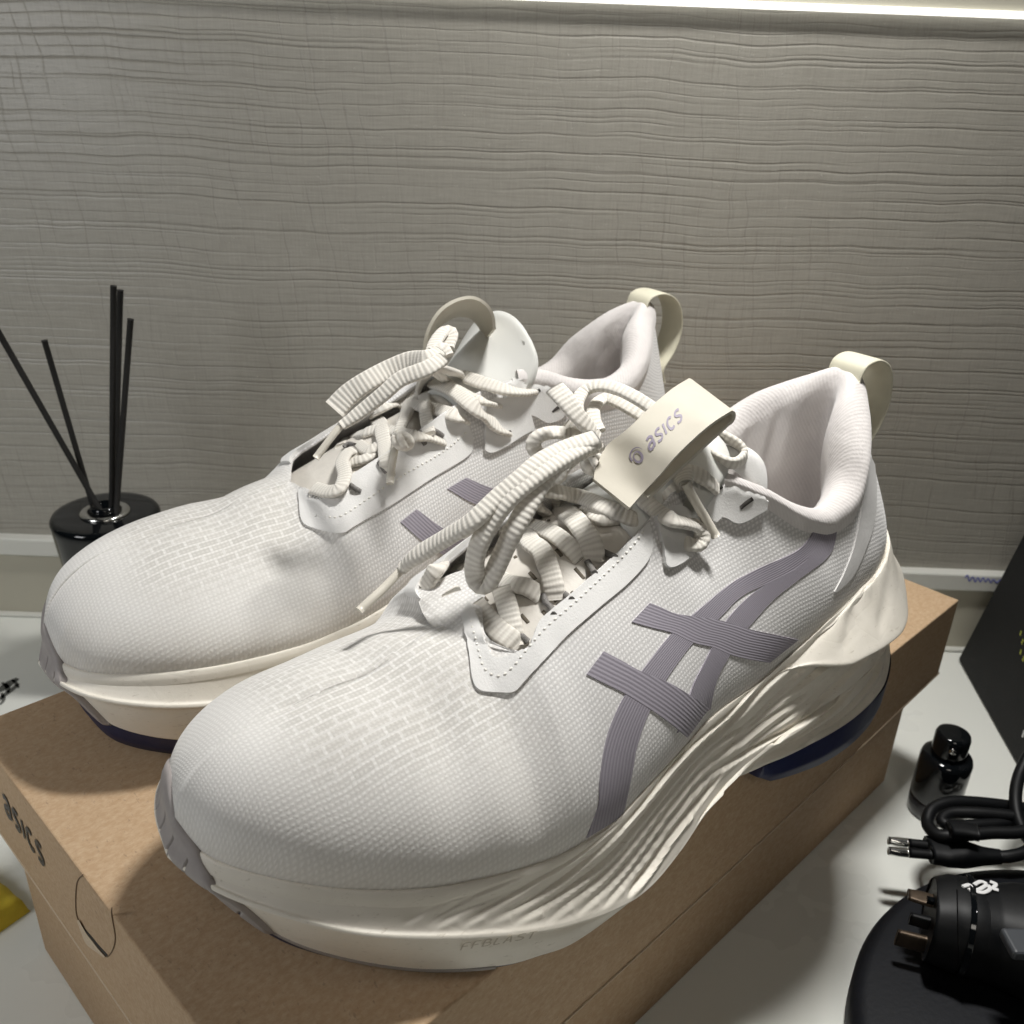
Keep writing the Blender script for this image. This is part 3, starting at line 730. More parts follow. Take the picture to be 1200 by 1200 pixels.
def flange_grid():
    ts = np.linspace(11.6, 28.4, 360)
    Fv = cr_interp(loop_tab(F_LAT, F_MED), ts)
    E = A_([(118, 40, 35.5), (97, 42, 36.5), (82, 45.2, 38), (69, 47, 38.5), (57, 48, 39), (45, 48, 39), (31, 45.5, 38.5), (15, 37.5, 38), (-3, 22, 42), (-8, 5, 44)], float)
    Em = E.copy(); Em[:, 1] = A_([-36, -36.5, -37, -37.5, -38, -38, -36, -28.5, -12, 5])
    El = cr_interp(loop_tab(E, Em), (ts-11)*(18/18))
    # stations of E are 11..20 -> params 0..9, mirrored to 18
    o = El-Fv; o[:, 2] = 0; ln = np.linalg.norm(o, axis=1, keepdims=True); t = np.gradient(Fv, axis=0); oo = np.stack([t[:, 1], -t[:, 0], 0*t[:, 0]], 1); oo /= np.linalg.norm(oo, axis=1, keepdims=True)
    if oo[30, 1] < 0: oo = -oo
    up = np.array([0, 0, 1.]); lift = np.interp(ts, [11.6, 14, 17, 18.6, 20, 21.4, 23, 28.4], [-1, .6, 1.8, 4.5, 7, 4.5, 1.8, -1])[:, None]
    fade = np.clip(np.minimum(ts-11.6, 28.4-ts)/3., 0, 1)[:, None]; fade = fade*fade*(3-2*fade); El = Fv*(1-fade)+El*fade-up*(1-fade)*1.2
    P = [Fv-oo*1.5-up*1, Fv+oo*.3+up*(lift*.7), Fv+oo*(.2+1.2*fade)+up*lift, Fv+oo*(.4+2.0*fade)+up*(lift*.6), Fv*.6+El*.4+oo*1.6*fade, Fv*.25+El*.75+oo*.9*fade, El+up*.6, El-up*.3, El-oo*1.2, El-oo*(1+4.5*fade)+up*1.2, El-oo*(1+7*fade)+up*4]
    P = np.stack(P, 1)
    return np.stack([cr_interp(P[i], np.linspace(0, P.shape[1]-1, 56)) for i in range(len(P))])

def bumper(S):
    """taupe rubber toe guard that wraps from the sole up over the toe."""
    ca, la_, me_ = (-.8, 1.75, 3.1) if S.fr.mir > 0 else (.5, 2.6, 1.9)
    ts = np.r_[np.linspace(la_, 0, 220)[:-1], -np.linspace(0, me_, 280)]
    tt = np.where(ts < 0, 40+ts, ts)
    up = ribs(tt, np.linspace(0, .42, 30)); mg, _ = midsole_grid(np.linspace(0, 40, 1100), 40)
    base = np.stack([cr_interp(mg[:, j], tt/40*1099) for j in range(0, 40)], 1)
    low = base[:, ::-1][:, 4:36]
    full = np.concatenate([low, up[:, 2:]], 1)
    n = len(tt); out = np.zeros((n, 26, 3))
    s_ = np.where(ts > 0, ts/la_, -ts/me_)                     # 0 centre .. 1 ends
    for i in range(n):
        c = full[i]; L = np.r_[0, np.cumsum(np.linalg.norm(np.diff(c, axis=0), axis=1))]; z = c[:, 2]
        htop = 46-7.2*abs(ts[i]-ca)**1.22-max(0, abs(s_[i])-.6)*22*(1 if (ts[i] > 0) == (ca < 0) else .6)
        k1 = np.argmax(z > htop) if (z > htop).any() else len(z)-1
        k0 = 0; l0, l1 = L[k0], L[k1]
        if ts[i] > 0: l0 = L[0]+(l1-L[0])*.0
        q = np.linspace(l0, max(l1, l0+1), 26)
        out[i] = np.stack([np.interp(q, L, c[:, k]) for k in range(3)], 1)
    for _ in range(200): out[1:-1] = (out[:-2]+2*out[1:-1]+out[2:])/4
    for _ in range(14): out[:, 1:-1] = (out[:, :-2]+2*out[:, 1:-1]+out[:, 2:])/4
    N = normals_grid(out)
    if N[200, 13] @ np.array([1, 0, 0.]) < 0: N = -N
    th = np.full((n, 26), 1.35); 
    v = np.linspace(0, 1, 26)[None, :]
    th *= np.clip(v/.08, .15, 1)**.5*np.clip((1-v)/.10, .12, 1)**.5*np.clip((1-s_[:, None])/.06, .2, 1)**.5
    for c0 in (1.3, .85, .4, -.05, -.5, -.95, -1.4):
        g = np.exp(-((ts[:, None]-c0-.25*(v-.5))/.018)**2); th = th-.9*g*(v < .80)*(v > .02)
    G = out+N*th[..., None]
    G = np.concatenate([out[:, :1]-N[:, :1]*.5, G, out[:, -1:]-N[:, -1:]*.5], 1)
    S.grid('toe_guard', G, M['bumper'], flip=True)

NEAR = Frame(126.3, 317.1, 219.2, 1)
FAR = Frame(69.5, 394.5, 214.6, -1, warp=(.975, .17, 1.015))
GRP = 'pair of white running shoes'
near = Shoe(NEAR, 'nearer white running shoe on the box, with lettered tongue strap and lilac side stripes', GRP)
far = Shoe(FAR, 'farther white running shoe, half behind the other, with arched plain tongue strap', GRP)
TC_NEAR = [(184, -4, 62, 22, 4), (170, -4, 69.5, 23, 5), (153, -4, 78, 23, 7), (136, -4, 84.5, 22, 8), (121, -3, 91, 21, 10), (109, -3, 96, 19, 9), (101, -2, 101, 17, 8), (95, -1, 105, 15, 7), (91, -1, 107, 12, 5), (90, -1, 108, 7, 3)]
TC_FAR = [(184, -4, 62, 22, 4), (170, -4, 69.5, 23, 5), (153, -4, 78, 23, 7), (136, -4, 84.5, 22, 8), (121, -3, 91, 20, 9), (109, 0, 98.5, 21, 10), (100, 3, 105, 24, 12), (94, 4, 110.5, 26, 12), (91, 4, 114.5, 23, 9), (90, 4, 116.5, 14, 4)]
FLG = flange_grid()
for S in (near, far):
    base_shoe(S, TC_NEAR if S is near else TC_FAR); S.lines = []
    S.b_up = S.bvh([S.G_up, S.G_n] if S is near else [S.G_up]); S.b_mid = S.bvh([S.G_m0[::4, ::3], FLG[::3, ::2]]); S.b_all = S.bvh([S.G_up, S.G_t, S.G_c, S.G_n]); S.b_t = S.bvh([S.G_t])
# ------------------------------------------------------------------ fold lines of the midsole, traced on the real surface
def fold(S, px, dp=.9, w=2.2):
    out = [S.cast(S.b_mid, x, y)[0] for x, y in px]
    P = (np.array(out)-S.fr.o) @ S.fr.R.T
    return (P, dp, w)
NF = [([(570, 1082), (660, 1035), (755, 945), (800, 890), (850, 845), (900, 790), (960, 735), (1010, 690)], 1.0, 2.6),
      ([(600, 1083), (690, 1030), (765, 950), (805, 900), (850, 858), (905, 800), (950, 770), (1000, 705)], 1.1, 2.2),
      ([(640, 1080), (710, 1028), (772, 955), (812, 905), (860, 862), (880, 850), (930, 800), (985, 745)], 1.1, 2.2),
      ([(675, 1072), (730, 1025), (780, 960), (818, 912), (870, 870), (930, 826), (990, 785), (1025, 745)], 1.2, 2.4),
      ([(705, 1065), (745, 1022), (788, 965), (822, 922), (880, 882), (945, 845), (1005, 805), (1038, 765)], 1.2, 2.4),
      ([(735, 1052), (765, 1015), (795, 972), (826, 935), (850, 905)], 1.1, 2.2),
      ([(540, 1085), (620, 1040), (680, 1005), (735, 958)], .6, 2.6),
      ([(500, 1085), (560, 1050), (620, 1026)], .35, 2), ([(505, 1086), (560, 1062), (640, 1032)], .3, 2), ([(470, 1083), (520, 1060), (560, 1048)], .2, 2),
      ([(1035, 650), (1038, 695), (1028, 740)], .9, 2.2),
      ([(1012, 690), (994, 727), (966, 787)], .9, 2.4), ([(988, 714), (972, 733), (928, 777), (890, 815), (858, 855)], .9, 2.0),
      ([(1022, 672), (1010, 715), (980, 765)], .6, 2.4), ([(955, 738), (925, 765), (880, 812), (838, 850)], .8, 2.)]
def side_fold(S, pts, dp, w):
    g = S.G_m0[50:900:3, 5:-16:2].reshape(-1, 3); out = []
    for x, z in pts: out.append(g[np.argmin((g[:, 0]-x)**2+(g[:, 2]-z)**2)])
    return (np.array(out), dp, w)
HEEL = [side_fold(near, p, d, w) for p, d, w in (
    ([(128, 9), (98, 17), (62, 29), (30, 35), (8, 37)], 1.3, 2.6), ([(114, 10), (84, 15), (50, 24), (22, 30), (3, 33)], 1.3, 2.6),
    ([(98, 11), (66, 17), (36, 22), (10, 26)], 1.2, 2.4), ([(80, 13.5), (54, 16.5), (26, 19), (6, 21)], .9, 2.0), ([(120, 22), (98, 27), (80, 33), (62, 37)], 1.2, 2.2), ([(106, 20), (84, 25), (60, 32)], 1.0, 2.0))]
near.lines = [fold(near, *a) for a in NF if a[0][0][0] < 800]+HEEL
flange_lines = [fold(near, *a) for a in NF if a[0][0][0] >= 800]
flange_lines += [(P*np.array([1, -1, 1])+np.array([0, 8, 0]), d, w) for P, d, w in flange_lines]
# the mirrored folds for the hidden sides
near.lines += [(P*np.array([1, -.93, 1])+np.array([0, 1, 1.5]), d, w) for P, d, w in near.lines]
far.lines = near.lines

def carved_flange(S):
    G = FLG.copy(); N = normals_grid(G)
    i = 100
    if N[i, 20] @ np.array([0, 1, 0.]) < 0: N = -N
    D = carve(G, N, flange_lines, 1, 1)*.8
    for _ in range(3): D[1:-1] = (D[:-2]+2*D[1:-1]+D[2:])/4; D[:, 1:-1] = (D[:, :-2]+2*D[:, 1:-1]+D[:, 2:])/4
    return G+N*D[..., None]

for S in (near, far):
    finish_midsole(S)
    S.grid('heel_flange', carved_flange(S), M['foam'], parent=S.mid, flip=True)
    bumper(S)

# ------------------------------------------------------------------ printed stripes
def loc(S, G): return S.w2o(G.reshape(-1, 3)).reshape(G.shape)
STRIPES = [
  ([(689, 980), (702, 945), (703, 929), (706, 901), (714, 860), (732, 818), (751, 790), (789, 742), (820, 715), (858, 684), (896, 664), (934, 646), (951, 627), (958, 607)],
   [(727, 957), (735, 923), (740, 897), (744, 875), (753, 847), (765, 820), (779, 795), (811, 752), (839, 726), (868, 698), (903, 681), (937, 662), (962, 637), (973, 608)], 70, 9),
  ([(795, 857), (803, 838), (808, 818), (815, 798), (827, 775), (836, 757), (852, 728), (877, 701), (903, 682), (937, 663), (960, 638)],
   [(830, 832), (833, 815), (836, 804), (842, 788), (852, 770), (862, 750), (877, 733), (903, 704), (934, 679), (970, 650), (981, 611)], 56, 8),
  ([(760, 708), (775, 714), (789, 720), (814, 724), (840, 728), (877, 739), (905, 745), (933, 751)],
   [(741, 728), (765, 735), (789, 741), (814, 752), (836, 757), (858, 766), (880, 771), (903, 775)], 40, 6),
  ([(706, 765), (727, 776), (747, 787), (776, 799), (793, 808), (809, 818), (829, 831)],
   [(688, 789), (710, 800), (732, 811), (760, 828), (778, 840), (795, 853), (806, 862)], 36, 6)]
stripe_geo = []
for k, (a, b, n, m) in enumerate(STRIPES):
    ra, rb = resample([(*p, 0) for p in a], 24)[:, :2], resample([(*p, 0) for p in b], 24)[:, :2]; dv = (ra-rb)*.06; ra, rb = ra+dv, rb-dv; a, b = [tuple(v) for v in ra], [tuple(v) for v in rb]
    o, G, N = near.strip('side_stripe', near.b_up, a, b, n, m, .28+.02*k, M['stripe'], base=.02)
    stripe_geo.append((loc(near, G), N @ near.fr.R.T, k))
# same print on the far side of the other shoe (mirrored), and the short medial bars seen on it
for G, N, k in stripe_geo:
    g = far.fr.ob(G.reshape(-1, 3)).reshape(G.shape); n_ = N*np.array([1, -1, 1])
    slab('side_stripe', g[:, ::-1], n_[:, ::-1], .28+.02*k, M['stripe'], far.root, base=.4)
MB = [([(524, 573), (546, 560)], [(572, 594), (597, 578)]), ([(469, 612), (488, 597)], [(500, 640), (522, 622)])]
MB2 = [([(546, 560), (580, 573), (640, 585)], [(524, 573), (560, 592), (625, 610)]), ([(488, 597), (520, 620), (560, 640)], [(469, 612), (498, 637), (535, 660)])]
for a, b in MB2:
    o, G, N = far.strip('medial_bar', far.b_up, a, b, 26, 6, .35, M['stripe'], base=.02)
    gl = loc(far, G)*np.array([1, -1, 1]); slab('medial_bar', gl[:, ::-1], (N @ far.fr.R.T*np.array([1, -1, 1]))[:, ::-1], .35, M['stripe'], near.root, base=.3)
# raised heel lobe
for S, a, b in ((near, [(1016, 528), (1013, 560), (1008, 600), (1000, 640), (988, 672), (977, 693)], [(1024, 545), (1026, 575), (1024, 610), (1013, 645), (998, 676), (979, 694)]),):
    o, G, N = S.strip('heel_overlay', S.b_up, a, b, 40, 9, .45, M['overlay'])
    gl = far.fr.ob(loc(S, G).reshape(-1, 3)).reshape(G.shape); slab('heel_overlay', gl[:, ::-1], (N @ S.fr.R.T*np.array([1, -1, 1]))[:, ::-1], .45, M['overlay'], far.root)

def px_of(P):
    d = np.asarray(P).reshape(-1, 3)-CAM; w = d @ CF; return np.stack([600+F_PX*(d @ CR)/w, 600-F_PX*(d @ CU)/w], 1)
# ------------------------------------------------------------------ eyestays
def stitches(S, name, bvh, path, pitch=1.9, lift=.9, parent=None):
    P = resample([(*p, 0) for p in path], 260); H = np.array([S.cast(bvh, p[0], p[1])[0] for p in P]); L = np.r_[0, np.cumsum(np.linalg.norm(np.diff(H, axis=0), axis=1))]
    k = int(L[-1]/pitch); V, F = [], []; view = CAM-H.mean(0); view /= np.linalg.norm(view)
    for i in range(k):
        a = np.array([np.interp((i+.15)*pitch, L, H[:, c]) for c in range(3)]); b = np.array([np.interp((i+.78)*pitch, L, H[:, c]) for c in range(3)])
        d = b-a; sd = np.cross(d, view); sd /= np.linalg.norm(sd)+1e-9; o = len(V); mid = (a+b)/2
        for q, w_, h_ in ((a, .12, lift), (a*.6+b*.4, .30, lift+.28), (a*.4+b*.6, .30, lift+.28), (b, .12, lift)):
            V += [q+sd*w_+view*h_, q-sd*w_+view*h_, q-sd*w_+view*(h_-.5), q+sd*w_+view*(h_-.5)]
        for j in range(3):
            for e in range(4): F.append((o+j*4+e, o+j*4+(e+1) % 4, o+j*4+4+(e+1) % 4, o+j*4+4+e))
        F += [(o, o+3, o+2, o+1), (o+12, o+13, o+14, o+15)]
    return tag(mesh_obj(name, S.w2o(V), F, M['stitch'], parent or S.root), kind='stuff')
_e = px_of(near.fr.w(top_line(np.linspace(10.75, 7.05, 9))))+A_([.4, .8])
nin = [tuple(v) for v in _e]+[(588, 772), (577, 769), (571, 757), (565, 740), (558, 722), (551, 705)]
nout = [(764, 640), (757, 659), (734, 685), (700, 714), (665, 745), (640, 772), (618, 796), (603, 811), (585, 812), (562, 810), (553, 796), (550, 770), (546, 744), (541, 722)]
def band(S, name, bvh, a, b, n, m, th, mat, **k): return S.strip(name, bvh, a, b, n, m, th, mat, **k)
es, G, N = near.strip('eyestay', near.b_up, nin, nout, 90, 10, .75, M['suede'], base=.1)
stitches(near, 'stitching', near.b_up, [(755, 622), (729, 653), (680, 700), (640, 735), (615, 764), (604, 778), (590, 791), (578, 791), (567, 782), (561, 762), (556, 742), (548, 715)], parent=es)
def edge_band(S, t0, t1, r0, n=60):
    ts = np.linspace(t0, t1, n); g = ribs(ts, np.linspace(r0, 1, 9)); N_ = normals_grid(g)
    if N_[n//2, 4, 2] < 0: g = g[:, ::-1]; N_ = -N_[:, ::-1]
    return slab('eyestay', S.ob(g.reshape(-1, 3)).reshape(g.shape), N_*A_([1, S.fr.mir, 1]), .75, M['suede'], S.root, base=.45)
em2 = edge_band(near, 33.25, 28.9, .84); edge_band(far, 6.75, 11.1, .84)
# mirror of the lateral eyestay for the farther shoe's far side and of its own medial one for the near shoe
_e = px_of(far.fr.w(top_line(np.linspace(29.1, 32.95, 9))))+A_([.2, .8])
print('FAREDGE', _e[[0, 4, 8]], 'NEAR', nin[0], nin[4], nin[8])
fin_ = [tuple(v) for v in _e]+[(388, 594), (377, 585), (371, 574), (366, 562), (364, 552)]
fout = [(554, 516), (548, 534), (505, 561), (460, 591), (432, 607), (414, 618), (402, 625), (380, 622), (360, 617), (353, 608), (351, 592), (351, 576), (356, 562)]
ef, Gf, Nf = far.strip('eyestay', far.b_up, fin_, fout, 90, 10, .75, M['suede'], base=.1)
stitches(far, 'stitching', far.b_up, [(547, 506), (518, 530), (467, 560), (430, 585), (408, 600), (394, 606), (378, 603), (368, 592), (361, 575), (362, 560)], parent=ef)
def mirror_slab(name, src, dst, G, N, th, mat, base=.1):
    g = loc(src, G)*np.array([1, -1, 1]); n_ = N @ src.fr.R.T*np.array([1, -1, 1])
    return slab(name, g[:, ::-1], n_[:, ::-1], th, mat, dst.root, base=base)

# eyelet tabs (top edge, bottom edge strips)
def tab(S, top, bot, n=26, m=14, th=1.2): return S.strip('eyelet_tab', S.b_up, top, bot, n, m, th, M['suede'], base=.3)
def eyelet(S, bvh, c, d, w=3.4, parent=None, lift=1.45):
    H = S.cast(bvh, *c)[0]; H2 = S.cast(bvh, c[0]+d[0], c[1]+d[1])[0]; dd = H2-H; dd /= np.linalg.norm(dd); v = CAM-H; v /= np.linalg.norm(v)
    V, F, uv, C = sweep([H-dd*w*.5+v*lift, H+v*(lift+.05), H+dd*w*.5+v*lift], .85, .35, n=7, seg=10, up=v)
    return mesh_obj('eyelet', S.w2o(V), F, M['hole'], parent or S.root)
t1, *_ = tab(near, [(812, 556), (826, 541), (838, 536), (852, 540), (866, 549), (880, 562), (898, 586)], [(812, 566), (822, 590), (834, 612), (843, 606), (849, 607), (866, 613), (896, 597)])
eyelet(near, near.b_up, (840, 573), (8, -6), parent=t1); eyelet(near, near.b_up, (874, 589), (8, -6), 4.5, parent=t1)
t2, *_ = tab(near, [(766, 606), (776, 597), (790, 592), (806, 600), (814, 622)], [(777, 652), (776, 660), (783, 666), (797, 660), (812, 647)], 18, 12)
eyelet(near, near.b_up, (799, 636), (6, -4), parent=t2)
t3, *_ = tab(far, [(590, 452), (602, 444), (616, 436), (630, 430), (643, 438), (654, 450), (664, 462)], [(592, 470), (600, 480), (612, 484), (626, 488), (640, 495), (656, 490), (666, 478)])
eyelet(far, far.b_up, (628, 459), (8, -5), parent=t3); eyelet(far, far.b_up, (652, 478), (8, -5), 4.5, parent=t3)
t4, *_ = tab(far, [(568, 472), (580, 466), (600, 470), (618, 482), (624, 500)], [(566, 528), (574, 531), (590, 524), (608, 512), (624, 503)], 20, 12)
eyelet(far, far.b_up, (594, 507), (8, -5), parent=t4)

# rounded inner flap beside the collar of the near shoe
def flat_patch(S, name, outline_px, plane_pt, plane_n, th, mat, bulge=0):
    C = np.array([onplane(x, y, plane_pt, plane_n) for x, y in outline_px]); n = np.array(plane_n)/np.linalg.norm(plane_n)
    C = resample(np.vstack([C, C[:1]]), 49)[:-1]; c = C.mean(0); k = len(C)
    V = [c+n*(th+bulge)]+[c*.5+p*.5+n*(th+bulge*.7) for p in C]+[p+n*th for p in C]+[p-n*.2 for p in C]+[c-n*.2]
    F = [(0, 1+i, 1+(i+1) % k) for i in range(k)]
    for r in (0, 1): F += [(1+r*k+i, 1+(r+1)*k+i, 1+(r+1)*k+(i+1) % k, 1+r*k+(i+1) % k) for i in range(k)]
    F += [(1+2*k+i, 1+3*k, 1+2*k+(i+1) % k) for i in range(k)]
    return mesh_obj(name, S.w2o(V), F, mat, S.root)
pp = NEAR.w([(92, 3, 98)])[0]
flat_patch(near, 'tongue_wing', [(840, 525), (860, 521), (880, 527), (894, 541), (899, 560), (897, 580), (885, 575), (865, 555), (845, 540)], pp, (-.25, -.85, .5), 1.4, M['suede'], .5)

# tongue slots
def slot(S, c, d, L, w=.52):
    L = L*.8
    H = S.cast(S.b_t, *c)[0]; H2 = S.cast(S.b_t, c[0]+d[0]*3, c[1]+d[1]*3)[0]; dd = H2-H; dd /= np.linalg.norm(dd)+1e-9; v = CAM-H; v /= np.linalg.norm(v)
    V, F, uv, C = sweep([H-dd*L*.5+v*.05, H+v*.12, H+dd*L*.5+v*.05], w, .22, n=7, seg=10, up=v, sq=.8)
    mesh_obj('tongue_slot', S.w2o(V), F, M['slot'], S.tongue)
for c, L in (((638, 600), 1.2), ((624, 675), 4.2), ((655, 648), 4.2), ((679, 672), 5), ((615, 725), 4), ((640, 721), 4), ((604, 653), 1.2), ((671, 695), 1.2), ((651, 704), 1), ((568, 701), 4), ((607, 584), 2.5), ((655, 620), 3.2), ((598, 602), 1.2), ((585, 720), 1.2)):
    slot(near, c, (.65, .75), L)
for c in ((437, 556), (411, 559), (487, 530), (430, 548), (468, 540)): slot(far, c, (.75, .65), 3.2)

# ------------------------------------------------------------------ heel pull loops
def heel_loop(S):
    path = [(25, 2.5, 112), (22.5, 2.5, 117), (15, 2.5, 118), (8, 2.5, 115), (4, 2.5, 109), (3, 2.5, 101), (6, 2.5, 93), (11, 2.5, 86), (9.5, 2.5, 80)]
    P = S.fr.w(path); V, F, uv, C = sweep(P, 6.4, .5, seg=16, sq=.45, up=S.fr.w([(20, 2.5, 100)])[0]-S.fr.w([(30, 2.5, 100)])[0], n=60, upf=lambda C: C-S.fr.w([(12, 2.5, 103)])[0])
    mesh_obj('heel_loop', S.w2o(V), F, M['loop'], S.root, uv=uv)
heel_loop(near); heel_loop(far)

# ------------------------------------------------------------------ laces
def lace(S, pts, w=5., h=2.4, sq=.62, n=None, up=None, twist=None, name='lace', mat='lace', seg=14, taper=None):
    """pts: (px, py, lift) on the shoe, or (px, py, None, z) at height z above the lid."""
    P = []; last = None; pts = list(pts)
    if name == 'lace':                       # ends dive under the next thing instead of stopping in the open
        for e in (0, -1):
            if len(pts[e]) == 3 and pts[e][2] <= 3.2: pts[e] = (pts[e][0], pts[e][1], -2.0 if e == 0 else -.5)
    for p in pts:
        if len(p) == 4: q = onz(p[0], p[1], p[3]); v = None
        else:
            H, _ = S.cast(S.b_all, p[0], p[1], last); v = CAM-H; v /= np.linalg.norm(v); q = H+v*(p[2]*.5+.6)+np.array([0, 0, 1.])*p[2]*.6
            # keep the point on its pixel ray
            d = ray(p[0], p[1]); d /= np.linalg.norm(d); q = CAM+d*((q-CAM) @ d)
        P.append(q); last = q
    P = np.array(P); ww = w*.56 if np.isscalar(w) else [x*.56 for x in w]; hh = max(h, 2.0)*.47
    upv = up if up is not None else (-.25, -.45, .85)
    return S.tube(name, P, ww, hh, M[mat], sq=sq, seg=seg, up=upv, twist=twist, n=n)
def knot(S, c, r, lift, k=3, z=None):
    base = S.cast(S.b_all, *c)[0]; v = CAM-base; v /= np.linalg.norm(v); b = base+v*lift if z is None else onz(*c, z)
    for j in range(k):
        a = np.linspace(0, 2*math.pi, 13)[:-1]+j; t = [(1, .2, .5), (.3, 1, .2), (.5, -.4, 1)][j % 3]; t = np.array(t)/np.linalg.norm(t)
        e1 = np.cross(t, (0, .3, 1)); e1 /= np.linalg.norm(e1); e2 = np.cross(t, e1)
        P = b+np.outer(np.cos(a), e1)*r+np.outer(np.sin(a), e2)*r*.8; P = np.vstack([P, P[:2]])
        V, F, uv, C = sweep(P, 1.8, 1.2, seg=12, sq=.8, up=t, n=40); mesh_obj('lace_knot', S.w2o(V), F, M['lace'], S.root, uv=uv)
# lower crossings first
lace(near, [(497, 690, 2.5), (514, 664, 5), (520, 676, 4), (529, 695, 2)], 5, 1.6)
lace(near, [(512, 672, 2), (530, 668, 4), (550, 667, 4), (566, 672, 3)], 4, 1.6)
lace(near, [(585, 628, 2), (592, 614, 3), (606, 609, 3), (625, 612, 3)], 4, 1.6)
lace(near, [(585, 678, 3), (600, 684, 3.2), (618, 688, 3), (634, 698, 1.5)], 4.6, 1.7)
lace(near, [(588, 690, 4), (595, 712, 3.4), (600, 735, 2.4), (603, 757, .8)], 5.0, 1.8)
lace(near, [(556, 708, 3), (568, 722, 3.6), (583, 738, 3.4), (598, 749, 2.5), (606, 758, .6)], 5.4, 1.8)
lace(near, [(604, 612, 3), (622, 616, 4.4), (646, 624, 4), (664, 637, 3), (682, 656, .8)], 4.7, 1.8)
lace(near, [(612, 612, 3), (621, 634, 4.6), (634, 645, 4.6), (643, 666, 4), (648, 685, 3), (650, 703, 1)], 5.2, 1.8)
lace(near, [(640, 578, 3), (654, 593, 5.4), (673, 608, 5), (688, 628, 4), (695, 644, 3), (695, 657, 1)], 5.6, 1.9)
lace(near, [(630, 574, 4), (650, 576, 7), (682, 583, 6.4), (710, 595, 4.8), (734, 605, 3), (750, 612, .8)], 4.6, 2.0)
lace(near, [(683, 596, 2), (705, 609, 2.6), (730, 607, 2)], 3.4, 1.6)
lace(near, [(618, 575, 2), (632, 590, 3.5), (640, 604, 3.5)], 4.4, 1.7)
lace(near, [(655, 556, 4), (640, 566, 5), (622, 584, 5), (606, 600, 4)], 4.2, 1.7)
# bow loop and long end on the medial side
N_ = None
lace(near, [(700, 520, N_, 111), (673, 533, N_, 110), (650, 547, N_, 108), (633, 568, N_, 105), (618, 593, N_, 101), (603, 620, N_, 96), (592, 642, N_, 91), (580, 668, N_, 85), (571, 684, N_, 81), (561, 683, N_, 81), (556, 666, N_, 85), (560, 642, N_, 91), (574, 614, N_, 97), (596, 585, N_, 103), (630, 557, N_, 108), (662, 536, N_, 111), (697, 517, N_, 113)], 5.0, 3.0, sq=.7)
lace(near, [(699, 514, N_, 114), (660, 527, N_, 112), (632, 542, N_, 110), (610, 561, N_, 107), (585, 582, N_, 103), (556, 609, N_, 98), (530, 626, N_, 93), (505, 641, N_, 88), (485, 654, N_, 84), (472, 666, N_, 80)], [5]*9+[3.2], 3.1, sq=.75)
lace(near, [(474, 664, N_, 80), (455, 684, N_, 77), (437, 701, N_, 75), (421, 716, N_, 73)], 2.3, 2.3, sq=1, name='aglet', mat='tip')
# loops above the knot
lace(near, [(650, 455, None, 121), (664, 470, None, 119), (677, 487, None, 116), (690, 500, None, 113), (701, 511, None, 110)], [5.2, 5.2, 4.6, 4, 3], 1.6)
lace(near, [(695, 508, None, 111), (680, 492, None, 114), (676, 474, None, 117), (684, 459, None, 119), (702, 452, None, 121), (724, 456, None, 121), (745, 466, None, 120), (764, 478, None, 118)], 3.6, 1.9)
lace(near, [(702, 506, None, 111), (696, 492, None, 113), (697, 476, None, 115), (710, 467, None, 116), (726, 472, None, 116), (742, 481, None, 115), (760, 492, None, 113)], 3.6, 1.9)
lace(near, [(692, 520, 9), (668, 509, 10), (645, 507, 10), (629, 513, 9), (625, 523, 8), (634, 533, 7), (652, 530, 7)], 4.2, 1.8)
lace(near, [(664, 494, 6), (674, 503, 7), (690, 514, 8)], 4, 1.8)
lace(near, [(640, 556, 4), (655, 560, 6), (662, 546, 8), (690, 524, 9)], 4, 1.8)
knot(near, (704, 514), 2.6, 14)
# right of the strap
lace(near, [(808, 512, None, 103), (822, 521, None, 103), (842, 537, None, 102), (860, 543, None, 101), (872, 534, None, 102), (868, 523, None, 104), (850, 512, None, 106), (832, 503, None, 107)], 2.0, 4.2, sq=.7)
lace(near, [(782, 537, 12), (792, 548, 12), (800, 558, 11), (804, 569, 10)], [5.4, 6.2, 5.5, 3.4], 3.6, sq=.9)
lace(near, [(803, 566, 10), (815, 588, 9.5), (827, 608, 9), (839, 629, 8.5)], 2.5, 2.3, sq=1, name='aglet', mat='tip')
lace(near, [(800, 552, 9), (812, 554, 7), (825, 560, 4.5), (840, 572, .6)], 4.6, 2)
lace(near, [(745, 574, 4), (756, 587, 6), (770, 599, 7), (786, 608, 7), (803, 613, 7.5), (817, 617, 7), (823, 628, 6), (818, 638, 5), (806, 637, 3.2), (798, 637, 1.5)], 4.4, 2.4, sq=.7)
lace(near, [(772, 592, 2), (784, 579, 4), (798, 566, 7)], 3.2, 2)
# grey eyelet cords
def cord(S, pts): lace(S, pts, 1.6, 1.6, sq=1, name='eyelet_cord', mat='cord', seg=8)
for c in ([(700, 643, 1.2), (710, 648, 1.2), (721, 653, .4)], [(688, 657, 1), (692, 664, 1.2), (697, 672, .3)], [(657, 693, 1), (663, 697, 1.3), (670, 703, .3)],
          [(637, 697, 1), (640, 707, 1.3), (646, 712, 1.2), (649, 721, .3)], [(603, 739, 1.2), (611, 745, 1.3), (619, 752, .3)]): cord(near, c)

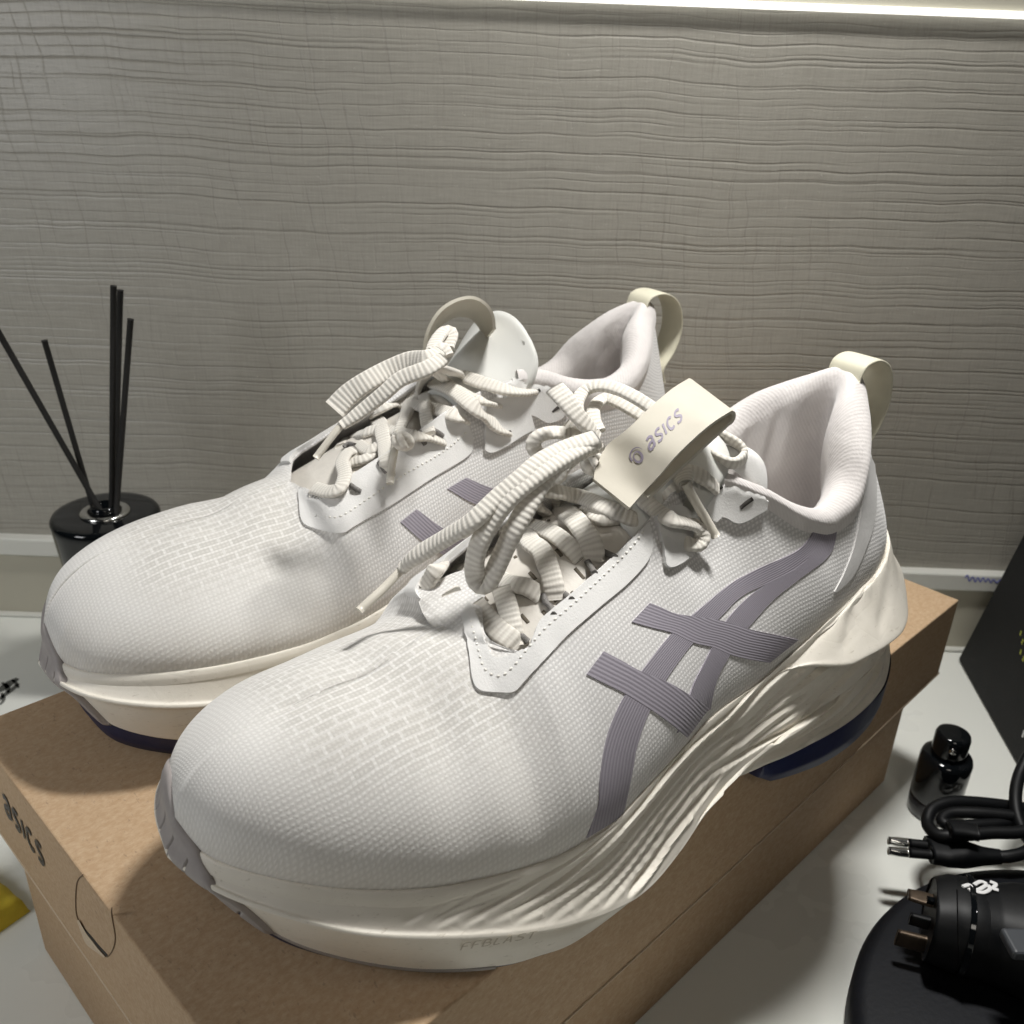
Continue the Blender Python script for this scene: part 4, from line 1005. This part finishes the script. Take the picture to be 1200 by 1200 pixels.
# ---- farther shoe
def fz(z): return z
lace(far, [(368, 572, 1.5), (384, 576, 3), (398, 572, 4), (404, 556, 5), (401, 542, 5), (407, 531, 4.5), (416, 528, 3)], 4.6, 2, sq=.7)
lace(far, [(398, 548, 2), (410, 543, 3), (427, 538, 3), (444, 529, 2)], 3.6, 1.6)
lace(far, [(399, 523, 2.5), (409, 513, 4), (425, 508, 4.5), (440, 504, 5), (460, 505, 5), (482, 510, 4), (505, 513, 2), (520, 518, .6)], 4.2, 1.8)
lace(far, [(441, 492, 4), (446, 497, 6), (448, 508, 6), (451, 522, 5), (453, 540, 3), (455, 556, .8)], 5., 2)
lace(far, [(441, 494, 3), (440, 484, 5), (450, 476, 6.5), (470, 473, 7), (490, 475, 6.5), (512, 480, 5), (532, 486, 3), (546, 494, 1)], 4.8, 2)
lace(far, [(420, 520, 3), (432, 528, 3), (444, 522, 3.5)], 4, 1.6)
lace(far, [(497, 462, 10), (498, 478, 9), (500, 494, 7), (503, 509, 4)], 4.2, 2)
lace(far, [(505, 432, 13), (524, 447, 11), (545, 461, 9), (565, 470, 7), (585, 476, 3)], 3, 1.8)
lace(far, [(511, 430, 14), (538, 439, 12), (563, 448, 9), (590, 456, 6), (612, 460, 3.5), (627, 459, .8)], [3.8, 4, 4.4, 5, 4.6, 3], 2.2)
lace(far, [(508, 448, 12), (530, 457, 11), (552, 474, 8), (572, 492, 5), (586, 503, 3), (593, 508, .8)], 5.2, 2.4, sq=.7)
lace(far, [(505, 428, 14), (496, 446, 13), (484, 468, 11), (474, 490, 9.5), (467, 508, 9)], [4, 5, 5.2, 5.2, 3.4], 2.4)
lace(far, [(467, 506, 9), (463, 525, 8.5), (459, 547, 8), (457, 567, 7.5)], 2.4, 2.3, sq=1, name='aglet', mat='tip')
ZF = 113
lace(far, [(516, 412, None, 124), (500, 420, None, 123), (480, 423, None, 121), (456, 433, None, 118), (430, 447, None, 115), (408, 463, None, 111), (392, 480, None, 107)], [4, 5, 5.6, 5.8, 6, 6.6, 7], 1.7, up=(-.2, -.75, .55))
lace(far, [(520, 420, None, 123), (500, 432, None, 121), (470, 444, None, 118), (450, 461, None, 114), (430, 477, None, 110), (413, 490, None, 107), (400, 499, None, 105)], [4, 4.6, 4.6, 4.4, 4.2, 3.8, 2.6], 1.8, up=(-.2, -.75, .55))
lace(far, [(400, 498, None, 105), (388, 513, None, 102), (379, 525, None, 99.5), (370, 537, None, 97)], 2.2, 2.1, sq=1, name='aglet', mat='tip')
lace(far, [(504, 424, None, 120), (510, 402, None, 123), (521, 388, None, 125), (529, 392, None, 124), (524, 408, None, 121)], 4.2, 2)
lace(far, [(507, 413, None, 122), (518, 408, None, 123), (524, 418, None, 121)], 4, 2.2)
knot(far, (507, 430), 2.4, 13)
for c in ([(403, 524, 2), (409, 520, 2.2), (416, 522, 1)], [(491, 505, 1.5), (494, 513, 1.4), (498, 521, .3)], [(505, 503, 1.5), (512, 506, 1.4), (519, 511, .3)],
          [(404, 562, 1.4), (413, 570, 1.3), (422, 576, .3)], [(444, 541, 1.4), (448, 547, 1.3), (453, 554, .3)]): cord(far, c)

# ------------------------------------------------------------------ tongue pull straps
def quad_patch(top, bot, zt, zb, n, m):
    A1 = resample([(*p, z) for p, z in zip(top, zt)], n); B1_ = resample([(*p, z) for p, z in zip(bot, zb)], n); G = np.zeros((n, m, 3))
    for i in range(n):
        for j in range(m):
            t = j/(m-1); p = A1[i]*(1-t)+B1_[i]*t; G[i, j] = onz(*p)
    return G
top = [(695, 563), (698, 549), (711, 524), (737, 503), (761, 480), (787, 458), (806, 446)]
bot = [(737, 597), (752, 580), (773, 558), (792, 536), (815, 514), (837, 496), (856, 484)]
zt = [103, 105, 109, 114, 118, 121, 121]; zb = [98, 100, 105, 110, 114, 117, 117.5]
Gs = quad_patch(top, bot, zt, zb, 40, 12)
# carry the band round its fold and back underneath
e = Gs[-1]; X_ = near.fr.X; ret = []
for a in np.linspace(.25, math.pi, 9): ret.append(e-X_*(1.8*math.sin(a))+np.array([0, 0, 1.])*(-1.6*(1-math.cos(a))))
under = [ret[-1]+(X_*k+np.array([0, 0, -.5*k])) for k in (6, 14, 24, 30)]
Gfull = np.concatenate([Gs, np.array(ret), np.array(under)])
Nn = normals_grid(Gfull)
if Nn[5, 5] @ (CAM-Gfull[5, 5]) < 0: Gfull = Gfull[:, ::-1]; Nn = -Nn[:, ::-1]; flipped = True
strap = slab('tongue_strap', loc(near, Gfull), Nn @ near.fr.R.T, .7, M['strap'], near.root)
b_strap = near.bvh_world = BVHTree.FromPolygons([Vector(v) for v in (Gs).reshape(-1, 3)], grid_faces(40, 12))
# far strap : open arch standing over the tongue
fr_ = [(497, 414), (501, 391), (513, 368), (531, 354), (552, 349), (568, 356), (577, 370), (579, 386)]
bk_ = [(508, 409), (507, 393), (518, 380), (534, 371), (550, 372), (560, 381), (565, 391), (567, 400)]
p0_ = FAR.w([(100, -12, 110)])[0]; p1_ = FAR.w([(100, 10, 110)])[0]
Ca = resample([onplane(x, y, p0_, FAR.Y) for x, y in fr_], 60); Cb = resample([onplane(x, y, p1_, FAR.Y) for x, y in bk_], 60)
t_ = np.linspace(0, 1, 12)[None, :, None]; Ga = Ca[:, None]*(1-t_)+Cb[:, None]*t_; Na = normals_grid(Ga); cen = Ga.mean((0, 1))
if Na[30, 6] @ (Ga[30, 6]-cen) < 0: Ga = Ga[:, ::-1]; Na = -Na[:, ::-1]
slab('tongue_strap', loc(far, Ga), Na @ far.fr.R.T, .7, M['strap'], far.root)

# ------------------------------------------------------------------ lettering
def arc(cx, cy, rx, ry, a0, a1, n=14): return [(cx+rx*math.cos(math.radians(a)), cy+ry*math.sin(math.radians(a))) for a in np.linspace(a0, a1, n)]
GLY = {  # lower-case, x-height 1, stroke centre lines
 'a': ([[(.14, .86), (.40, .93), (.62, .86), (.70, .66), (.70, .05)], [(.66, .52), (.35, .50), (.14, .38), (.14, .18), (.32, .07), (.55, .12), (.68, .28)]], .84),
 's': ([[(.68, .86), (.45, .92), (.22, .86), (.14, .70), (.26, .56), (.50, .47), (.66, .34), (.60, .16), (.40, .07), (.10, .12)]], .80),
 'i': ([[(.14, .10), (.14, .92)]], .30),
 'c': ([arc(.44, .5, .34, .42, 50, 310)], .80)}
def ribbon2d(path, w, n=18):
    P = resample([(*p, 0) for p in path], n)[:, :2]; T = np.gradient(P, axis=0); T /= np.linalg.norm(T, axis=1, keepdims=True); Nn = np.stack([-T[:, 1], T[:, 0]], 1)
    return P+Nn*w/2, P-Nn*w/2
def letters(name, word, mapf, mat, parent, to_obj, w=.2, slant=.18, gap=.14, th=.12):
    """each letter its own flat print; mapf maps (x, y) -> (point, normal) in u world."""
    x = 0
    for ch in word:
        strokes, adv = GLY[ch]; V, F = [], []
        for st in strokes:
            a, b = ribbon2d(st, w); o = len(V); n = len(a)
            for p, q in zip(a, b):
                for r_ in (p, q):
                    P, N_ = mapf(x+r_[0]+slant*r_[1], r_[1]); V.append(P+N_*th)
            F += [(o+2*i, o+2*i+1, o+2*i+3, o+2*i+2) for i in range(n-1)]
        if len(strokes) > 1:      # lift overlapping strokes off one another
            h = len(V)//2
            for i in range(h, len(V)): V[i] = V[i]+mapf(0, 0)[1]*.02
        mesh_obj(name, to_obj(np.array(V)), F, mat, parent, smooth=False); x += adv+gap
    return x
def strap_map(px0, ux, uy):
    def f(x, y):
        p = px0[0]+ux[0]*x+uy[0]*y, px0[1]+ux[1]*x+uy[1]*y; d = Vector(ray(*p)).normalized(); h = b_strap.ray_cast(Vector(CAM), d)
        if h[0] is None: h = b_strap.find_nearest(Vector(CAM)+d*230)
        nn = np.array(h[1]); nn = nn if nn @ (CAM-np.array(h[0])) > 0 else -nn; return np.array(h[0])+nn*.7, nn
    return f
letters('strap_letter', 'asics', strap_map((762, 531), (9.6, -9.2), (-7.6, -12.5)), M['lilac'], strap, near.w2o, w=.19, th=.15)
f = strap_map((747, 536), (1, -.86), (.62, .95)); V, F = [], []
sw = [(13, -3), (8.5, -11), (0, -13), (-7.5, -8), (-9, 1)]; ring = arc(1.5, 1.5, 6.2, 8.6, 100, 460, 26)
for st, w_ in ((sw, [.4, 1.2, 2.2, 2.6, 2.6]), (ring, None)):
    P = resample([(*p, 0) for p in st], 26)[:, :2]; T = np.gradient(P, axis=0); T /= np.linalg.norm(T, axis=1, keepdims=True); Nv = np.stack([-T[:, 1], T[:, 0]], 1)
    wd = np.interp(np.linspace(0, 1, 26), np.linspace(0, 1, 5), w_) if w_ else 3.2+1.4*np.sin(np.linspace(0, 2*math.pi, 26)+2.2)
    o = len(V); k = .02 if w_ else 0
    for p, n_, ww in zip(P, Nv, wd):
        for s_ in (.5, -.5):
            q, nn = f(p[0]*.62+n_[0]*ww*s_*.62, p[1]*.62+n_[1]*ww*s_*.62); V.append(q+nn*(.15+k))
    F += [(o+2*i, o+2*i+1, o+2*i+3, o+2*i+2) for i in range(25)]
mesh_obj('strap_emblem', near.w2o(V), F, M['lilac'], strap, smooth=False)
# word on the end face of the lid: text runs along the face, box-local coordinates
def to_box(P): return (np.asarray(P)-np.array([BC[0], BC[1], ZT])) @ np.stack([be, bn, [0, 0, 1]]).T
LA = np.array([-175.6, 241.9, 0]); LN = np.array([math.cos(math.radians(46.5)), math.sin(math.radians(46.5)), 0]); LT = np.array([-LN[1], LN[0], 0])
def lidmap(x, y):
    P = LA-LT*(17.5+7.9*x)+np.array([0, 0, -25.5+10.5*y])
    return P-LN*.12, -LN
def lid_pt(px, py, off=1.1): return (onplane(px, py, LA-LN*(off-.9), LN)-np.array([BC[0], BC[1], ZT])) @ np.stack([be, bn, [0, 0, 1]]).T
cut = [(97, 1025), (91, 1032), (89, 1045), (89, 1067), (93, 1081), (104, 1101), (115, 1115), (124, 1121), (131, 1115), (135, 1099), (131, 1072), (131, 1064)]
V, F, uv, C = sweep([lid_pt(*p, .95) for p in cut], .16, .2, n=90, seg=8, up=(-1, 0, 0)); flap = mesh_obj('thumb_flap_cut', V, F, simple('cut_shadow', (.20, .14, .085), .9), box)
a_ = resample([lid_pt(*p, 1.0) for p in [(92, 1078), (95, 1092), (100, 1105), (110, 1114), (123, 1121)]], 24); b_ = resample([lid_pt(*p, 1.3) for p in [(92, 1078), (101, 1094), (108, 1103), (115, 1112), (123, 1121)]], 24)
V = np.concatenate([a_, b_, (a_+b_)/2+np.array([-.5, 0, 0])]); F = [(i, i+1, 48+i+1, 48+i) for i in range(23)]+[(48+i, 48+i+1, 24+i+1, 24+i) for i in range(23)]
mesh_obj('torn_edge', V, F, M['paper'], flap)
V, F, uv, C = sweep([lid_pt(*p, .9) for p in [(96, 1086), (106, 1097), (115, 1108), (126, 1120)]], .45, .25, n=24, seg=8, up=(-1, 0, 0)); mesh_obj('torn_gap', V, F, M['hole'], flap)
letters('box_letter', 'asics', lidmap, M['print'], box, to_box, w=.22, th=.05, gap=.16)
# embossed word on the sole edge
def emap(x, y):
    p = (538+x*15.5+y*2, 1114-x*2.6-y*8); H, nn = near.cast(near.b_mid, *p); v = CAM-H; v /= np.linalg.norm(v); return H+v*.55, v
WORD = {'F': ([[(.1, 0), (.1, .95), (.6, .95)], [(.1, .5), (.5, .5)]], .7), 'B': ([[(.1, .05), (.1, .95), (.5, .9), (.5, .55), (.12, .5), (.6, .45), (.6, .1), (.1, .05)]], .75), 'L': ([[(.1, .95), (.1, .05), (.55, .05)]], .65),
        'A': ([[(.05, 0), (.32, .95), (.6, 0)], [(.15, .35), (.5, .35)]], .7), 'S': GLY['s'], 'T': ([[(.0, .95), (.6, .95)], [(.3, .95), (.3, 0)]], .65)}
GLY.update(WORD); GLY['S'] = GLY['s']
letters('sole_letter', 'FFBLAST', emap, simple('embossed_edge', (.50, .45, .37), .7), near.mid, near.w2o, w=.13, th=.05, gap=.12, slant=.2)
# ================================================================== OTHER THINGS
def part_lathe(name, prof, mat, parent, c=(0, 0, 0), seg=48, axis=None):
    V, F = lathe(prof, seg, c, axis); return mesh_obj(name, V, F, mat, parent)
# ---- reed diffuser by the wall
dc = np.array([-196.2, 400, ZT]); dt = 1.5
dif = empty('reed_diffuser', 'round black reed diffuser bottle with steel neck ring, behind the farther shoe', 'diffuser', dc)
Hd = dt-ZT
part_lathe('jar', [(0, 0), (22, 0), (25, 1.5), (26.5, 10), (27, 20), (25, 27), (20.5, 30), (17.6, 33), (17.8, 38), (20, 52), (23.2, 78), (24.8, Hd-5), (25, Hd-1.6), (24, Hd), (22, Hd+.2), (12, Hd+.1)], M['gloss'], dif)
part_lathe('cap', [(11.5, Hd-.4), (11.5, Hd+.8), (10.5, Hd+1.6), (7, Hd+1.4), (6.6, Hd-3), (0, Hd-4)], M['chrome'], dif)
part_lathe('neck', [(6.6, Hd-2), (6.6, Hd+3), (6.0, Hd+4.2), (5, Hd+4.2), (5, Hd-2)], M['gloss'], dif)
def reed(px0, px1, y0, y1, label):
    a = ony(*px0, y0); b = ony(*px1, y1); V, F, uv, C = sweep([a, (a+b)/2, b], 1.35, 1.35, n=5, seg=10)
    o = mesh_obj('reed', V, F, M['reed'], None, origin=tuple(a)); bevel(o, .2, 1)
    return tag(o, label, 'reed stick', 'black reeds in the diffuser')
reed((122, 606), (-14, 368), 400, 392, 'black reed leaning farthest left out of the diffuser and out of the picture')
reed((112, 604), (52, 399), 402, 398, 'short black reed leaning left, between the farthest left reed and the upright ones')
reed((131, 604), (133, 335), 400, 402, 'tallest upright black reed rising from the diffuser')
reed((134, 606), (141, 340), 405, 409, 'upright black reed touching the right side of the tallest one')
reed((136, 604), (153, 374), 398, 400, 'black reed leaning slightly right, rightmost and shorter than the upright pair')

# ---- perfume atomiser
ac = np.array([197, 327, ZT])
at = empty('atomizer', 'small glossy black perfume atomiser standing on the table right of the shoe box', 'atomiser', ac)
part_lathe('bottle', [(0, 0), (9.6, 0), (10.6, 1), (10.8, 5), (10.8, 11), (10.4, 11.4)], M['glass'], at)
part_lathe('sleeve', [(10.7, 9.5), (11, 10), (11, 30), (10.4, 32), (8.4, 32.8), (7, 32.8)], M['gloss'], at)
part_lathe('spray_head', [(7.2, 32), (7.4, 33), (7.4, 42.5), (6.9, 44), (5.6, 44.5), (0, 44.1)], M['gloss'], at)
V, F = lathe([(0, 0), (1.5, 0), (1.5, .8), (0, 1)], 14, (-2.5, -6.9, 39.5), (-.35, -1, .1)); mesh_obj('nozzle', V, F, M['chrome'], at)

# ---- black case leaning at the right
A0 = onz(1121, 773, ZT); B0 = onz(1200, 915, ZT); dirb = (B0-A0); dirb[2] = 0; dirb /= np.linalg.norm(dirb)
top0 = ony(1200, 622, A0[1]-2)
rise = top0-A0; rise /= np.linalg.norm(rise)
co = tuple(A0)
case = empty('black_case', 'big matt black case with a slanting side, behind the atomiser by the wall', 'case', co)
Lb, Lr, Tt = 190, 170, 80
outn = np.array([1, .12, 0]); outn /= np.linalg.norm(outn)
c000 = np.zeros(3); c100 = dirb*Lb; c010 = rise*Lr; c110 = dirb*Lb+rise*Lr*np.array([1, 1, 1]); 
off = np.array([Tt, 10, 0.])
P8 = [c000, c100, c110, c010, c000+off, c100+off, c110+off, c010+off]
body = mesh_obj('case_body', P8, [(0, 3, 2, 1), (4, 5, 6, 7), (0, 1, 5, 4), (2, 3, 7, 6), (0, 4, 7, 3), (1, 2, 6, 5)], M['mattb'], case, smooth=False); bevel(body, 2.5, 4)
nf = np.cross(dirb, rise); nf /= np.linalg.norm(nf); nf *= -np.sign(nf[0])
def on_case(px, py): return onplane(px, py, A0, nf)-A0+nf*.35
for px, py in ((1194, 742), (1196, 752), (1194, 764), (1197, 772)):
    c = on_case(px+3, py); V, F, uv, C = sweep([c-dirb*.8+rise*.9, c+dirb*.2, c-dirb*.4-rise*.7, c+dirb*.9-rise*1.0], .3, .15, n=12, seg=8, up=nf); mesh_obj('case_print', V, F, M['yprint'], case)
c = on_case(1200, 860); V, F, uv, C = sweep([c-dirb*.8+rise*1.6, c, c+dirb*.6-rise*1.6], .6, .15, n=8, seg=8, up=nf); mesh_obj('case_print', V, F, M['wprint'], case)

# ---- black round stand
sc_ = np.array([207.5, 189, ZT])
disc = empty('round_stand', 'flat round black stand on the table at the lower right, under the plugs', 'stand', sc_)
part_lathe('base_plate', [(0, 0), (86, 0), (88.5, 1), (89.3, 4), (89.3, 13), (88, 16.5), (84, 18), (0, 18.3)], M['navyb'], disc, seg=120)
part_lathe('foot_ring', [(80, -.35), (84, -.35), (84, .3), (80, .3)], M['black'], disc, seg=90)

# ---- european mains plug and its lead
ZD = ZT+18.4
pz = ZT+26
plug_o = onz(1085, 990, pz)
def plug(name, label, cat): return empty(name, label, cat, plug_o)
pl_ = plug('power_lead', 'coiled black power lead with a two pin plug, lying against the round stand', 'power lead')
def rl(P): return np.asarray(P)-plug_o
def pz_(x, y, z): return onz(x, y, z)
def tube_to(name, pts, rw, rh, mat, parent, o, **k):
    V, F, uv, C = sweep(np.array(pts), rw, rh, **k); return mesh_obj(name, np.asarray(V)-np.asarray(o), F, mat, parent, uv=uv)
for dy in (0, 12):
    a, b, c = pz_(1041, 985+dy, pz), pz_(1064, 988+dy*.95, pz), pz_(1092, 991+dy*.9, pz)
    pin = tube_to('pin', [a, (a+b)/2, b], [1.3, 1.9, 1.9], 1.8, M['chrome'], pl_, plug_o, n=12, seg=14)
    tube_to('pin_sleeve', [b, (b+c)/2, c], 1.9, 1.85, M['black'], pl_, plug_o, n=8, seg=14)
tube_to('plug_body', [pz_(1088, 996, pz), pz_(1102, 997, pz), pz_(1130, 1001, pz), pz_(1150, 1003, pz), pz_(1172, 1004, pz)], [6.0, 6.8, 5.2, 3.4, 2.6], [3.4, 3.8, 4.6, 3.2, 2.6], M['black'], pl_, plug_o, n=30, seg=20, sq=.7)
cordp = [(1168, 1004, pz), (1186, 1003, pz+1), (1206, 996, pz+2), (1225, 975, pz+3), (1218, 952, pz+3), (1190, 946, pz+4), (1150, 941, pz+6), (1115, 940, pz+7), (1093, 948, pz+6), (1087, 965, pz+4), (1098, 978, pz+5), (1120, 979, pz+7), (1160, 976, pz+8), (1205, 972, pz+9), (1230, 940, pz+12), (1215, 880, pz+22), (1196, 905, pz+16), (1190, 940, pz+11), (1200, 975, pz+6), (1230, 1010, pz)]
tube_to('cable', [onz(*p) for p in cordp], 2.5, 2.5, M['black'], pl_, plug_o, n=260, seg=14)
tube_to('cable_loop', [onz(*p) for p in [(1238, 965, pz+7), (1200, 958, pz+8), (1150, 953, pz+8), (1115, 953, pz+7), (1104, 962, pz+6), (1118, 968, pz+6), (1160, 966, pz+6), (1200, 964, pz+5), (1240, 985, pz+3)]], 2.4, 2.4, M['black'], pl_, plug_o, n=120, seg=14)
tube_to('cable_clip', [onz(1112, 972, pz+10), onz(1128, 973, pz+10), onz(1146, 976, pz+10)], 3.6, 2.2, M['black'], pl_, plug_o, n=12, seg=14, sq=.6)

# ---- adaptor plug on the stand
az = ZD+16
ado = onz(1130, 1095, ZD)
ad = empty('adaptor_plug', 'black travel adaptor with flat tarnished pins and a white emblem, lying on the round stand', 'adaptor', ado)
def ra(P): return np.asarray(P)-ado
tube_to('adaptor_body', [onz(1088, 1077, az), onz(1092, 1078, az), onz(1118, 1082, az), onz(1128, 1084, az+.5), onz(1142, 1088, az), onz(1175, 1096, az), onz(1220, 1106, az), onz(1262, 1115, az)], [13, 15, 15.2, 15.2, 17.5, 18.5, 18.5, 17.5], [13, 15, 15.2, 15.2, 16.5, 17.0, 17.0, 16], M['black'], ad, ado, n=70, seg=36, sq=.8)
tube_to('seam_ring', [onz(1124, 1083, az), onz(1131, 1085, az)], 16.4, 16.0, M['gloss'], ad, ado, n=8, seg=36, sq=.8)
def blade(x0, y0, x1, y1, z, w, h, mat, name='pin'):
    a, b = onz(x0, y0, z), onz(x1, y1, z); return tube_to(name, [a, (a+b)/2, b], [w*.8, w, w], h, mat, ad, ado, n=10, seg=16, sq=.35)
blade(1064, 1048, 1094, 1056, az+7, 2.7, .9, M['brass']); blade(1086, 1054, 1136, 1068, az+8.5, 1.3, 1.0, M['gloss'], 'pin_slot')
blade(1050, 1098, 1086, 1107, az-5, 1.1, 3.4, M['brass']); blade(1066, 1076, 1094, 1083, az+1, 1.2, 2.4, M['black'], 'guard')
# white emblem on the top of the adaptor
def surf(px, py): 
    return onz(px, py, az+15.6)
for st in ([(1128, 1039), (1136, 1037), (1140, 1041), (1135, 1043)], [(1141, 1037), (1149, 1033), (1156, 1036), (1150, 1041), (1143, 1044), (1152, 1046), (1160, 1042), (1158, 1037)], [(1160, 1033), (1167, 1036), (1164, 1041), (1170, 1043)]):
    tube_to('emblem', [surf(*p) for p in st], .75, .3, M['wprint'], ad, ado, n=24, seg=8)
V, F = box_mesh(-7, 7, -5, 5, 0, 4); cpos = onz(1202, 1112, az+14.5)
bevel(mesh_obj('grey_button', V+(cpos-ado), F, simple('grey_plastic', (.055, .06, .068), .5), ad, smooth=False), 1.2, 3)

# ---- yellow cloth pouch at the left edge
yo = onz(5, 1075, ZT)
n_, m_ = 40, 26; xs = np.linspace(-1, 1, n_)[:, None]; ys = np.linspace(-1, 1, m_)[None, :]
ang = math.radians(57); ex = np.array([math.cos(ang), math.sin(ang), 0]); ey = np.array([-ex[1], ex[0], 0])
edge = np.clip(1-np.maximum(abs(xs), abs(ys))**5, 0, 1)**.5
Z = 11*edge*(1+.10*np.sin(xs*9+ys*3)+.08*np.sin(ys*14-xs*5))+.3
ctr = onz(36, 1068, ZT)-ex*24+ey*21
G = np.zeros((n_, m_, 3)); G += (ctr-yo)[None, None]; G += ex*(xs*24)[..., None]+ey*(ys*21)[..., None]; G[..., 2] = Z
Gb = G.copy(); Gb[..., 2] = .2
k = n_*m_; Fq = grid_faces(n_, m_)+[tuple(k+i for i in f[::-1]) for f in grid_faces(n_, m_)]
rim = [i*m_ for i in range(n_)]+[(n_-1)*m_+j for j in range(1, m_)]+[i*m_+m_-1 for i in range(n_-2, -1, -1)]+[j for j in range(m_-2, 0, -1)]
for p_, q_ in zip(rim, rim[1:]+rim[:1]): Fq.append((q_, p_, k+p_, k+q_))
pw = G.reshape(-1, 3)+yo; pb = Gb.reshape(-1, 3)+yo
tag(mesh_obj('cloth_pouch', np.vstack([pw, pb]), Fq, M['yellow'], None, origin=tuple(yo)), 'crumpled yellow cloth pouch lying on the table at the left edge, beside the shoe box', 'pouch')

# ---- marks on the table and skirting
def flat_marks(name, polys, z, mat, label, cat):
    V, F = [], []
    for pts, w in polys:
        P = resample([onz(*p, z) for p in pts], 18); T = np.gradient(P, axis=0); T /= np.linalg.norm(T, axis=1, keepdims=True); S_ = np.stack([-T[:, 1], T[:, 0], 0*T[:, 0]], 1); o = len(V)
        ww = w*(.45+.55*np.sin(np.linspace(.15, 3.0, 18)))[:, None]
        for a, b in zip(P+S_*ww/2, P-S_*ww/2): V += [a, b]
        F += [(o+2*i, o+2*i+1, o+2*i+3, o+2*i+2) for i in range(17)]
    return V, F
sm = [([(-6, 812), (4, 806), (12, 800), (21, 795)], 5), ([(-4, 822), (6, 814), (14, 808), (22, 801)], 3), ([(2, 800), (8, 804), (10, 812)], 2.4), ([(14, 796), (18, 800), (22, 806)], 1.8), ([(0, 826), (4, 820), (2, 812)], 2)]
V, F = flat_marks('', sm, ZT+.12, None, '', '')
tag(mesh_obj('marker_smudge', V, F, M['smudge'], None, smooth=False), 'grey black smudge on the white table top near the left edge', 'smudge')
V, F = [], []
pts = [(1131, 677), (1134, 674), (1136, 681), (1140, 676), (1143, 682), (1146, 677), (1149, 682), (1152, 677), (1155, 682), (1158, 678), (1161, 683), (1164, 679), (1168, 683), (1173, 679), (1178, 683)]
P = [ony(*p, WY-3.7) for p in pts]; V, F, uv, C = sweep(P, .35, .12, n=120, seg=6, up=(0, -1, 0))
mesh_obj('ink_writing', rel(V, (0, WY, ZT)), F, M['blue'], base)
